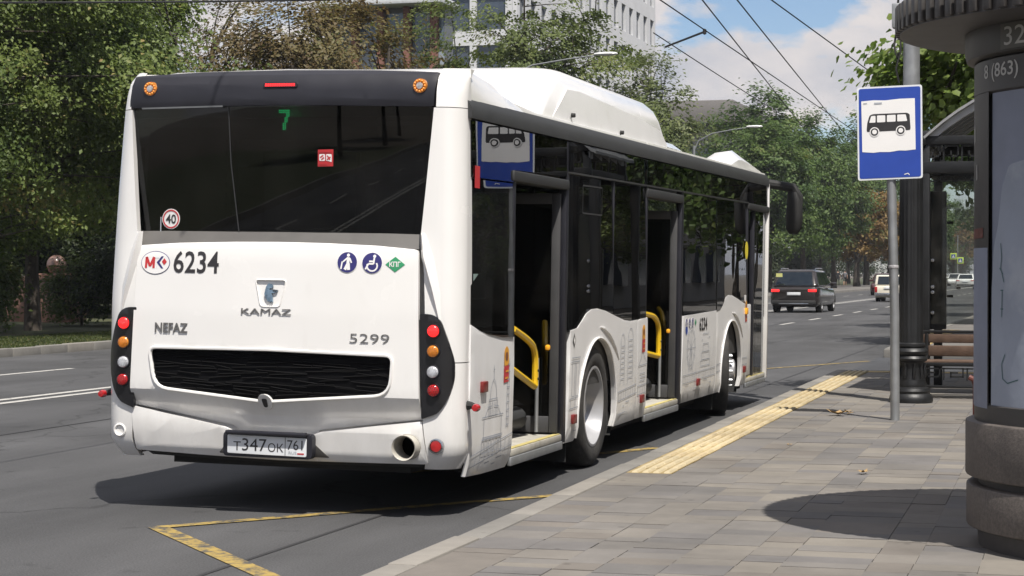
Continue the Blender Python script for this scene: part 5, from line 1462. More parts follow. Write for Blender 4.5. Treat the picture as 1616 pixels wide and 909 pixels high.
MB().box((-.20, 3.0, 2.600), (-.072, 6.2, 2.632)).build('pod_base', K['band'], pod)
# roof air conditioner and front cowl
mb = MB(); mb.loft([[(p[0], p[1], z) for p in round_poly([(-.28 - i_, 6.7 + i_), (-.28 - i_, 8.35 - 2 * i_), (-2.16 + i_, 8.35 - 2 * i_), (-2.16 + i_, 6.7 + i_)], .2, 4)] for z, i_ in ((2.62, 0), (2.76, .02), (2.82, .09), (2.845, .2))])
ac = mb.build('roof_air_conditioner', K['white'], bus, angle=30)
for q in range(5): MB().box((-.262 - .0, 6.95 + q * .2, 2.665), (-.245, 7.03 + q * .2, 2.74)).build('vent', K['band'], ac)
mb = MB(); secs = []
for y, zt, xi in ((9.70, 2.650, .08), (9.90, 2.74, .08), (10.45, 2.90, .10), (10.75, 2.925, .11), (11.35, 2.875, .10), (11.8, 2.77, .07), (11.9, 2.68, .07)):
    lo_ = 2.66 + (zt - 2.65) * .25
    secs.append([(-xi + .02, y, 2.640), (-xi - .03, y, (2.64 + zt) / 2 + .03), (-xi - .15, y, zt), (-xi - .30, y, zt - .02), (-xi - .55, y, lo_), (CX, y, lo_), (-2.44 + xi + .55, y, lo_), (-2.44 + xi + .30, y, zt - .02), (-2.44 + xi + .15, y, zt), (-2.44 + xi + .03, y, (2.64 + zt) / 2 + .03), (-2.44 + xi - .02, y, 2.640)])
mb.loft(secs); mb.build('roof_front_cowl', K['white'], bus, angle=28)
# left flank
lp = patch('left_side_panel', [(.30, .28), (.30, 1.12), (11.75, 1.12), (11.75, .28), (A2 + .6, .28)] + arch_pts(A2, .42, .60, -14, 194, 14) + [(A1 + .6, .28)] + arch_pts(A1, .42, .60, -14, 194, 14), f_sideL, .03, K['white_side'], bus, step=.5)
patch('left_window', [(.50, 1.13), (11.7, 1.13), (11.7, 2.47), (.50, 2.47)], f_sideL, .006, K['bus_glass'], bus, step=.6, t0=.004)
for y in (.3, 2.6, 4.4, 6.2, 8.0, 9.8, 11.66): MB().box((-2.43, y, 1.1), (-2.34, y + .09, 2.55)).build('window_pillar', K['interior_dark'], bus)
patch('left_roof_rail', [(.3, 2.472), (11.75, 2.472), (11.75, 2.62), (.3, 2.62)], f_sideL, .05, K['band'], bus, step=.4)
# front end
mb = MB()
fr = round_poly([(-2.42, 11.78), (-2.3, 11.97), (CX, 12.03), (-.14, 11.97), (-.02, 11.78)], [.02, .1, .3, .1, .02], 4)
inn = [(p[0] * .97 + CX * .03, p[1] - .04) for p in fr]
ring = fr + inn[::-1]
mb.loft([[(p[0], p[1], z) for p in ring] for z in (.28, .5, 1.0)]); mb.build('front_panel', K['white'], bus)
mb = MB(); mb.loft([[(p[0], p[1], z) for p in fr + [(q[0], q[1] + .032) for q in inn[::-1]]] for z in (1.004, 2.42)]); mb.build('windscreen', K['clear_glass'], bus)
mb = MB(); mb.loft([[(p[0], p[1], z) for p in ring] for z in (2.424, 2.66)]); mb.build('front_head_panel', K['black_satin'], bus)
MB().box((-.055, 11.835, .27), (.004, 11.90, 2.60)).build('front_corner_post', K['white'], bus, bevel=.01)
MB().box((-2.34, .40, .30), (-.63, 11.75, .334)).build('floor', K['interior_floor'], bus)
MB().box((-2.36, .30, .334), (-.58, 1.18, .95)).build('engine_cover', K['interior_dark'], bus, bevel=.02)
MB().box((-2.30, .16, 2.44), (-.10, 11.7, 2.47)).build('ceiling', K['interior_grey'], bus)
MB().box((-2.20, 1.3, .16), (-.25, 11.5, .298)).build('chassis', K['dark_metal'], bus)
MB().box((-2.05, .30, .25), (-.40, 1.5, .40)).build('engine_sump', K['dark_metal'], bus)
MB().box((-.56, 2.62, .30), (-.03, 2.66, 1.2)).build('inner_wall', K['interior_dark'], bus)
for y0, y1 in ((2.66, 5.24), (6.84, 10.4)):
    MB().box((-.07, y0, .65), (-.04, y1, 1.09)).build('inner_wall', K['interior_dark'], bus)
    MB().box((-.62, y0, .335), (-.57, y1, .66)).build('inner_wall', K['interior_dark'], bus)
# seats and grab poles inside
sm = MB(); sm.box((-.22, -.21, .40), (.22, .22, .48)); sm.box((-.21, -.26, .48), (.21, -.19, 1.02), Matrix.Translation((0, 0, 0)))
sm.box((-.05, -.05, 0), (.05, .05, .40))
seat_me = sm.mesh('seat', bevel=.03)
for (x, y, z) in [(-.35, 3.1, .34), (-.35, 4.0, .34), (-.82, 3.1, .30), (-2.1, 2.2, .334), (-2.1, 3.0, .334), (-1.65, 3.0, .334), (-2.1, 3.9, .334), (-1.65, 3.9, .334), (-2.1, 5.0, .334), (-2.1, 7.4, .334), (-2.1, 8.3, .334), (-2.1, 9.3, .334), (-.4, 7.6, .334), (-.4, 8.6, .334)]:
    o = link_mesh('seat', seat_me, K['seat'], bus); o.location = (x, y, z)
for (x, y) in ((-.72, 1.4), (-.72, 2.75), (-.72, 5.2), (-.72, 6.9), (-1.6, 4.5), (-1.6, 6.0), (-1.6, 8.2)):
    MB().tube([(x, y, .33), (x, y, 2.44)], .017, 8).build('grab_pole', K['band'], bus)
MB().box((-1.5, 9.9, .334), (-.66, 9.94, 1.5)).build('partition', K['interior_grey'], bus)
MB().box((-2.3, 10.5, .6), (-1.4, 10.56, 2.4)).build('cab_wall', K['interior_dark'], bus)
MB().box((-1.435, .30, 1.815), (-.80, .315, 2.275)).build('windscreen_light_panel', mat('windscreen_light_board', (.34, .345, .32), .6, var=.2, scale=2.0), bus, bevel=.004)  # added pale board, stands in for daylight seen through to the windscreen
MB().box((-1.455, .318, 1.80), (-.78, .33, 2.29)).build('light_panel_backing', K['interior_dark'], bus)  # dark edge round the added board
# interior stickers visible through the glass
MB().box((-.004, 10.26, 1.18), (-.002, 10.38, 1.28)).build('notice', K['print_white'], bus)
MB().box((-.004, .30, 1.36), (-.0025, .56, 1.52)).build('notice', mat('green_grey_notice', (.22, .30, .28), .6), bus)
MB().box((-.003, .30, 2.06), (-.0015, .40, 2.20)).build('red_notice', K['print_red'], bus)
# yellow hand-clasp stickers by the front door
patch('door_sticker', disc(10.34, 1.78, .10), lambda a, b, t: (.001 - t, a, b), .001, mat('yellow_sticker', (.75, .62, .05), .5), bus, step=.5, smooth=False)
# destination display at the front upper window
MB().box((-.06, 8.95, 2.35), (-.03, 9.75, 2.49)).build('side_display', mat('dim_display', (.10, .11, .05), .4), bus)
# ---- mirror
arm = [(-.05, 11.88, 2.60), (.10, 11.95, 2.58), (.26, 11.98, 2.55), (.33, 12.0, 2.44), (.33, 12.0, 2.30)]
mr_ = MB().tube(arm, [.055, .055, .06, .06, .05], 10).build('mirror_arm', K['rubber'], bus)
mb = MB(); secs = []
for z, w_, d_, cx_ in ((2.545, .04, .05, .26), (2.50, .075, .075, .275), (2.38, .095, .09, .285), (2.20, .100, .09, .285), (2.06, .095, .08, .28), (2.00, .05, .05, .275)):
    secs.append([(cx_ + w_ * math.cos(a * math.pi / 6), 12.0 + d_ * math.sin(a * math.pi / 6), z) for a in range(12)])
mb.loft(secs); mb.build('mirror_head', K['rubber'], mr_)
# ---- wheels
def wheel(x, y, zc, side, steer=0.0, dish=True):
    w = empty('wheel', (x, y, zc), (0, 0, steer)); w.parent = bus
    s = side
    R_ = .478
    ty = MB()
    ty.lathe([(.305, 0.02 * s), (.33, .035 * s), (.38, .045 * s), (.43, .040 * s), (.462, .018 * s), (.476, -.02 * s), (.478, -.06 * s), (.478, -.21 * s), (.476, -.25 * s), (.455, -.275 * s), (.38, -.285 * s), (.30, -.26 * s)], 48, axis='x', caps=False)
    for k in range(4):
        pass
    t = ty.build('tyre', K['tyre'], w, angle=50)
    rm = MB()
    if dish:
        rm.lathe([(.312, .020 * s), (.318, .034 * s), (.300, .036 * s), (.290, .015 * s), (.276, -.02 * s), (.255, -.06 * s), (.232, -.105 * s), (.215, -.14 * s), (.19, -.155 * s), (.14, -.15 * s), (.12, -.12 * s), (.11, -.06 * s), (.09, -.05 * s), (.001, -.048 * s)], 40, axis='x', caps=False)
    else:
        rm.lathe([(.312, .020 * s), (.318, .034 * s), (.300, .036 * s), (.285, .012 * s), (.270, -.01 * s), (.235, .030 * s), (.19, .055 * s), (.15, .060 * s), (.13, .062 * s), (.12, .11 * s), (.09, .125 * s), (.001, .128 * s)], 40, axis='x', caps=False)
    r = rm.build('rim', K['silver'], w, angle=40)
    nb = MB()
    for k in range(10):
        a = 2 * math.pi * k / 10
        h0 = -.150 if dish else .052
        nb.lathe([(.001, (h0 + .045) * s), (.016, (h0 + .04) * s), (.018, h0 * s)], 6, axis='x', c=(0, .165 * math.cos(a), .165 * math.sin(a)))
    nb.build('wheel_nuts', K['grey_metal'], r)
    return w
wheel(-.055, A1, .478 - .055 * ROLL, 1)
wheel(-.075, A2, .478 - .075 * ROLL, 1, math.radians(13), False)
wheel(2 * CX + .055, A1, .478 - 2.385 * ROLL, -1)
wheel(2 * CX + .075, A2, .478 - 2.365 * ROLL, -1, math.radians(13), False)
MB().box((-.42, 2.82, .10), (-.06, 2.84, .42)).build('mud_flap', K['rubber'], bus)
MB().box((-.42, 8.72, .10), (-.06, 8.74, .42)).build('mud_flap', K['rubber'], bus)
MB().tube([(-2.0, A1, .47), (-.3, A1, .47)], .09, 10).build('rear_axle', K['dark_metal'], bus)
MB().tube([(-2.0, A2, .44), (-.3, A2, .44)], .06, 10).build('front_axle', K['dark_metal'], bus)

# ================================================================== ADVERTISING COLUMN
kio = empty('advertising_column', (.31, 10.25, .15)); tag(kio, 'round advertising column with stone rings and dark canopy at the right edge', 'advertising column')
def ring_profile(r, z0, z1, b=.012):
    return [(r - b - .06, z0), (r - b, z0), (r - b*.3, z0 + b*.35), (r, z0 + b), (r, z1 - b), (r - b*.3, z1 - b*.35), (r - b, z1), (r - b - .06, z1)]
MB().lathe([(.862, 0), (.872, .10)], 72).build('plinth', K['granite_dark'], kio)
MB().lathe(ring_profile(.925, .10, .315), 72).build('stone_ring', K['granite'], kio)
MB().lathe([(.865, .310), (.865, .36)], 72).build('joint', K['granite_dark'], kio)
MB().lathe(ring_profile(.930, .355, .635), 72).build('stone_ring', K['granite'], kio)
MB().lathe([(.885, .62), (.888, .72), (.872, .73)], 72).build('base_band', K['dark_band'], kio)
MB().lathe([(.855, .70), (.855, 2.40)], 72).build('drum', K['dark_band'], kio)
tb = MB().lathe([(.872, 2.26), (.888, 2.27), (.888, 2.425), (.872, 2.435)], 96).build('text_band', K['dark_band'], kio)
cap = MB().lathe([(.87, 2.432), (.925, 2.445), (.935, 2.48), (.935, 2.585), (.99, 2.60)], 96).build('capital', K['dark_band'], kio)
can = MB().lathe([(1.235, 2.580), (1.262, 2.586), (1.262, 2.735), (1.20, 2.76), (.9, 2.90), (.4, 3.08), (.05, 3.14)], 96).build('canopy', K['canopy'], kio)
MB().lathe([(.90, 2.595), (1.236, 2.588)], 96).build('soffit', K['canopy_under'], can)
m_ = MB()
for k in range(96):
    a = 2 * math.pi * k / 96
    M_ = Matrix.Rotation(a, 4, 'Z')
    m_.box((1.258, -.022, 2.592), (1.285, .022, 2.728), M_)
m_.build('flutes', K['canopy'], can, bevel=.006)
MB().lathe([(.05, 3.12), (.08, 3.2), (.03, 3.3), (.09, 3.42), (.001, 3.6)], 16).build('finial', K['canopy'], can)
def cyl(R, th0):
    def fn(a, b, t):
        th = math.radians(th0) + a / R; r = R - t
        return (r * math.cos(th), r * math.sin(th), b)
    return fn
def arc(name, th0, th1, z0, z1, R, m, parent, n=24, th=.012):
    return MB().lathe([(R - th, z0), (R, z0 + .003), (R, z1 - .003), (R - th, z1)], n, a0=math.radians(th0), a1=math.radians(th1)).build(name, m, parent)
for k in range(6):
    arc('pilaster', 180 + k * 60, 206 + k * 60, .715, 2.27, .888, K['dark_band'], kio, 8, .04)
    if k < 2 or k == 5: arc('poster', 206.6 + k * 60, 239.4 + k * 60, .70, 2.262, .872, K['poster_plain'], kio, 14, .006)
arc('pasted_sheet', 180.5, 205.5, .705, 1.50, .8895, K['poster_plain'], kio, 8, .001)
fp_ = cyl(.875, 206.8)
fb = round_poly([(.0, .690), (.006, 1.30), (.03, 1.50), (.075, 1.62), (.11, 1.80), (.17, 1.90), (.48, 1.95), (.48, .665), (.2, .675)], .02, 3)
fbp = patch('torn_poster', fb, fp_, .002, K['poster'], kio, step=.03, t0=-.004)
def bez(pts): return pts
lines('pen_scribble', [[(.10, 1.52), (.11, 1.45), (.10, 1.40), (.13, 1.33)], [(.10, 1.29), (.30, 1.30)], [(.10, 1.20), (.30, 1.195)], [(.115, 1.29), (.11, 1.16)], [(.14, .98), (.11, .93), (.12, .86), (.16, .84), (.24, .86)], [(.09, 1.40), (.12, 1.37)]], .006, fp_, K['pen'], fbp, -.0062)
patch('paper_scrap', [(.02, 2.02), (.05, 2.04), (.045, 2.12), (.018, 2.10)], cyl(.889, 188), .001, K['kiosk_text'], kio, t0=-.002, step=.03)
patch('paper_scrap', [(.08, 1.84), (.105, 1.845), (.10, 1.92), (.085, 1.915)], cyl(.889, 188), .001, K['kiosk_text'], kio, t0=-.002, step=.03)
patch('red_sticker', [(-.02, 1.545), (.21, 1.55), (.21, 1.60), (-.02, 1.595)], cyl(.889, 188), .001, K['rust'], kio, t0=-.002, step=.03)
lettering('lettering', '8 (863)', 0, .318, 2.312, 2.402, cyl(.888, 202.5), K['kiosk_text'], tb, t=-.002, bold=.01)
pq = patch('plaque', [(0, 2.452), (.60, 2.452), (.60, 2.574), (0, 2.574)], cyl(.935, 218.5), .002, K['plaque'], cap, t0=-.003, step=.03)
lettering('lettering', '32', .03, .175, 2.468, 2.558, cyl(.935, 218.5), K['kiosk_text'], pq, t=-.005)

# ================================================================== BUS STOP SIGN
bs_ = empty('bus_stop_sign', (-1.76, 18.45, .15)); tag(bs_, 'blue and white bus stop sign with a bus pictogram on a grey post', 'sign')
MB().tube([(0, 0, -.05), (-.005, 0, 1.0), (-.035, 0, 2.2), (-.055, 0, 3.05)], .043, 14).build('post', K['grey_metal'], bs_)
MB().lathe([(.046, 1.42), (.048, 1.425), (.048, 1.445), (.046, 1.45)], 14, c=(-.016, 0, 0)).build('tape_ring', K['lens_grey'], bs_)
S_ = .00593
def f_sign(a, b, t): return ((a - 1413) * S_ - .002, -.052 + t, 1.374 + (431 - b) * S_)
sp_ = patch('sign_panel', round_poly([(1354, 138), (1455, 135.5), (1456.5, 282), (1356, 285)], 4), f_sign, .006, K['sign_white'], bs_, step=200)
patch('sign_face', round_poly([(1356.8, 140.5), (1452.5, 138.2), (1453.8, 279.5), (1358.6, 282.2)], 3.5), f_sign, .001, K['sign_blue'], sp_, step=200, t0=-.002, smooth=False)
wf = patch('white_field', [(1361, 160), (1380, 158.6), (1398, 159.2), (1420, 157.2), (1444, 156.8), (1445.5, 237), (1430, 238.6), (1420, 238.2), (1405, 240.5), (1390, 240.2), (1380, 241.3), (1362.8, 240)], f_sign, .001, K['print_white'], sp_, step=200, t0=-.004, smooth=False)
body = round_poly([(1369.5, 205), (1370.5, 194), (1374, 182), (1380, 180.3), (1432, 179.3), (1436, 181.5), (1437.5, 203), (1437, 206.5), (1370, 208.5)], [2, 2, 3, 1, 2, 2, 2, 2, 2], 3)
patch('pictogram', body, f_sign, 0, K['print_dark'], wf, step=200, t0=-.0052, smooth=False)
for q in ([(1373.5, 194), (1376.5, 183.5), (1383.3, 183), (1383.3, 193.8)], [(1385.6, 193.6), (1385.6, 182.8), (1398.5, 182.5), (1398.5, 193.3)], [(1401, 193.2), (1401, 182.4), (1414.5, 182.1), (1414.5, 192.8)], [(1417, 192.7), (1417, 182), (1430, 181.7), (1432.5, 192.2)]):
    patch('pictogram_window', round_poly(q, 1.2, 2), f_sign, 0, K['print_white'], wf, step=200, t0=-.0066, smooth=False)
for cx_, cy_ in ((1381.8, 208.6), (1422.5, 206.8)):
    for r_, mk, t_ in ((7.6, 'print_white', -.0076), (6.0, 'print_dark', -.0088), (3.7, 'print_white', -.010)):
        patch('pictogram_wheel', disc(cx_, cy_, r_, 18), f_sign, 0, K[mk], wf, step=200, t0=t_, smooth=False)
patch('small_print', [(1381, 162.5), (1393, 162.2), (1393, 165), (1381, 165.3)], f_sign, 0, K['print_grey'], wf, step=200, t0=-.0062, smooth=False)
patch('small_print', [(1364, 163), (1370, 162.6), (1370, 164.2), (1364, 164.6)], f_sign, 0, K['print_grey'], wf, step=200, t0=-.0062, smooth=False)
lines('small_print', [[(1428, 276), (1434, 274), (1436, 277)]], 1.2, f_sign, K['print_white'], sp_, -.0042)
for z in (2.35, 2.95): MB().box((-.10, -.048, z), (.02, .05, z + .03)).build('clamp', K['grey_metal'], bs_, bevel=.004)

# ================================================================== CAST IRON LAMP COLUMN
lc_ = empty('lamp_column', (-1.84, 21.04, .15)); tag(lc_, 'black cast-iron column with fluted shaft behind the bus stop sign', 'lamp column')
MB().lathe([(.225, 0), (.232, .03), (.222, .075), (.195, .10), (.205, .125), (.192, .155), (.160, .17), (.165, .20), (.150, .235), (.150, .25)], 32).build('base', K['iron'], lc_)
ped = MB().lathe([(.142, .25), (.135, .30), (.125, .40), (.135, .43)], 32).build('pedestal', K['iron'], lc_)
m_ = MB()
for k in range(10):
    a = 2 * math.pi * k / 10; c, s = math.cos(a), math.sin(a)
    m_.tube([(.138 * c, .138 * s, .26), (.150 * c, .150 * s, .31), (.140 * c, .140 * s, .38), (.160 * c, .160 * s, .415)], [.014, .020, .013, .007], 6)
m_.build('leaf_ornament', K['iron'], ped)
MB().lathe([(.135, .43), (.165, .445), (.175, .47), (.160, .495), (.145, .50), (.168, .52), (.178, .545), (.165, .57), (.140, .585), (.152, .60), (.152, .625), (.128, .64)], 32).build('collar', K['iron'], lc_)
MB().lathe([(.128, .64), (.128, .70), (.126, 1.8), (.122, 2.72)], 80, flute=lambda t, i: 1 - (.055 * (.5 + .5 * math.cos(16 * t)) if i in (1, 2, 3) else 0)).build('shaft', K['iron'], lc_)
MB().lathe([(.125, 2.72), (.15, 2.74), (.155, 2.79), (.12, 2.82), (.10, 2.89), (.088, 2.93)], 32).build('shaft_cap', K['iron'], lc_)
pole = MB().tube([(0, 0, 2.85), (0, 0, 6.5), (0, 0, 9.6)], [.088, .084, .07], 18).build('upper_pole', K['grey_metal'], lc_)
bxo = MB().box((-.20, -.08, 3.98), (-.10, .06, 4.24)).build('junction_box', K['grey_metal'], lc_, bevel=.01)
m_ = MB()
m_.tube([(-.14, -.02, 4.24), (-.13, -.05, 4.36), (-.07, -.07, 4.45)], .012, 6)
m_.tube([(-.15, 0, 3.98), (-.18, -.02, 3.8), (-.15, -.03, 3.66), (-.13, -.04, 3.72)], .012, 6)
m_.tube([(-.12, 0, 3.98), (-.11, -.02, 3.75), (-.16, -.03, 3.55), (-.13, 0, 3.40)], .010, 6)
m_.tube([(-.10, -.06, 4.45), (-.3, -.1, 4.42), (-.6, -.3, 4.46)], .010, 6)
m_.box((-.145, -.06, 4.36), (-.10, -.01, 4.42))
m_.build('cables', K['rubber'], bxo)
MB().lathe([(.092, 4.40), (.096, 4.41), (.096, 4.45), (.092, 4.46)], 18).build('pole_band', K['chrome'], lc_)

# ================================================================== SHELTER
sh_ = empty('bus_shelter', (0, 22.4, .15)); tag(sh_, 'dark iron and glass bus shelter with arched roof and fretwork beam', 'bus shelter')
for x in (-1.80, 1.80):
    for y in (0, 1.9): MB().box((x - .05, y - .05, 0), (x + .05, y + .05, 2.98)).build('post', K['iron'], sh_, bevel=.01)
for y in (0, 1.9):
    MB().box((-1.86, y - .055, 2.82), (1.86, y + .055, 2.92)).build('beam', K['iron'], sh_, bevel=.008)
    MB().box((-1.86, y - .055, 2.50), (1.86, y + .055, 2.63)).build('beam', K['iron'], sh_, bevel=.008)
    def meander(x0, z0, s, n):
        m_ = MB(); w = .018
        for k in range(n):
            x = x0 + k * s
            P = [(0, 0), (0, 1), (.8, 1), (.8, .3), (.4, .3), (.4, .62)]
            for (a, b), (c, d) in zip(P, P[1:]):
                m_.box((x + min(a, c) * s - w/2, y - .02, z0 + min(b, d) * .17 - w/2), (x + max(a, c) * s + w/2, y + .02, z0 + max(b, d) * .17 + w/2))
            m_.box((x + .8 * s, y - .019, z0 - w/2), (x + s, y + .019, z0 + w/2 - .001))
        return m_
    meander(-1.8, 2.64, .20, 18).build('fretwork', K['iron'], sh_, smooth=False)
for x in (-1.8, 1.8):
    MB().box((x - .04, .06, 2.82), (x + .04, 1.84, 2.92)).build('beam', K['iron'], sh_, bevel=.008)
    MB().box((x - .04, .06, 2.50), (x + .04, 1.84, 2.62)).build('beam', K['iron'], sh_, bevel=.008)
R_a, zc_a = 2.6, 1.12 - .15
def arch_ring(R, x): return zc_a + math.sqrt(R * R - x * x)
K['roof_sheet'] = mat('grey_ribbed_roof', (.38, .385, .39), .45, metal=.5, var=.15)
for yk in (0, .42, .84, 1.26, 1.68, 1.9):
    m_ = MB(); secs = []
    for k in range(25):
        x = -1.86 + 3.72 * k / 24
        secs.append([(x, yk - .05, arch_ring(R_a, x) - .05), (x, yk + .05, arch_ring(R_a, x) - .05), (x, yk + .05, arch_ring(R_a, x) + .04), (x, yk - .05, arch_ring(R_a, x) + .04)])
    m_.loft(secs); m_.build('roof_rib', K['roof_sheet'], sh_, angle=40)
m_ = MB(); secs = []
for k in range(25):
    x = -1.92 + 3.84 * k / 24
    secs.append([(x, -.12, arch_ring(R_a, min(1.9, max(-1.9, x))) + .042), (x, 2.02, arch_ring(R_a, min(1.9, max(-1.9, x))) + .042), (x, 2.02, arch_ring(R_a, min(1.9, max(-1.9, x))) + .075), (x, -.12, arch_ring(R_a, min(1.9, max(-1.9, x))) + .075)])
m_.loft(secs); m_.build('roof_skin', K['roof_sheet'], sh_, angle=40)
for k in range(3):
    x0 = -1.74 + k * 1.165
    pn = MB().box((x0, .01, .80), (x0 + 1.15, .022, 2.48)).build('glass_pane', K['shelter_glass'], sh_)
    if k == 0:
        for z in (1.52, 1.22, 1.16, .93): MB().lathe([(.001, -.03), (.020, -.028), (.022, 0)], 10, axis='y', c=(x0 + .02, .008, z)).build('glass_clamp', K['chrome'], pn)
MB().box((-1.755, .05, .74), (-1.575, .13, 2.30)).build('poster_panel', K['granite_dark'], sh_, bevel=.01)
MB().box((-1.57, .08, 1.10), (-1.50, .11, 1.13)).build('bracket', K['iron'], sh_, bevel=.008)
MB().box((-1.57, .08, 1.93), (-1.50, .11, 1.96)).build('bracket', K['iron'], sh_, bevel=.008)
m_ = MB()
for x0 in (-1.70, -1.25, -.8):
    for q in range(3):
        pts = [(x0 + .12 * q + .10 * math.cos(a * .55) * (1 - a * .07), .0, 2.43 + .05 * math.sin(a * .55) * (1 - a * .07)) for a in range(12)]
        m_.tube(pts, .008, 5)
m_.build('scrollwork', K['iron'], sh_)

# ================================================================== BENCH
bn_ = empty('bench', (-.75, 22.0, .15)); tag(bn_, 'wooden slatted bench with iron key-pattern apron in front of the shelter', 'bench')
for z0, z1 in ((.445, .565), (.595, .695)):
    MB().box((-1.06, .22, z0), (1.2, .26, z1)).build('back_slat', K['wood'], bn_, bevel=.012)
MB().box((-1.08, .215, .705), (1.22, .27, .735)).build('top_rail', K['iron'], bn_, bevel=.008)
for k in range(4):
    MB().box((-1.06, -.24 + k * .105, .385), (1.2, -.15 + k * .105, .415)).build('seat_slat', K['wood'], bn_, bevel=.01)
MB().box((-1.07, -.255, .355), (1.21, -.215, .395)).build('front_rail', K['iron'], bn_, bevel=.008)
MB().box((-1.07, -.255, .115), (1.21, -.225, .145)).build('lower_rail', K['iron'], bn_, bevel=.006)
m_ = MB(); w = .016
for k in range(9):
    x = -1.05 + k * .25; s = .25; P = [(0, 0), (0, 1), (.82, 1), (.82, .25), (.3, .25), (.3, .62), (.58, .62)]
    for (a, b), (c, d) in zip(P, P[1:]):
        m_.box((x + min(a, c) * s - w/2, -.25, .21 + min(b, d) * .12 - w/2), (x + max(a, c) * s + w/2, -.23, .21 + max(b, d) * .12 + w/2))
    m_.box((x + .82 * s, -.249, .21 + .118 - w/2), (x + s, -.231, .21 + .118 + w/2))
m_.build('key_pattern', K['iron'], bn_, smooth=False)
for x in (-1.02, .05, 1.12):
    for y in (-.2, .22): MB().tube([(x, y, 0), (x, y * .9, .2), (x, y, .40 if y < 0 else .70)], [.03, .02, .02], 8).build('leg', K['iron'], bn_)

rp = empty('steel_post', (-1.03, 18.5, .15)); tag(rp, 'short rusty red steel post left of the advertising column', 'post')
MB().tube([(0, 0, 0), (0, 0, .34), (-.02, 0, .39), (-.06, 0, .41)], .026, 10).build('stem', K['rust'], rp)
MB().lathe([(.05, 0), (.05, .012), (.03, .02)], 12).build('foot', K['iron'], rp)

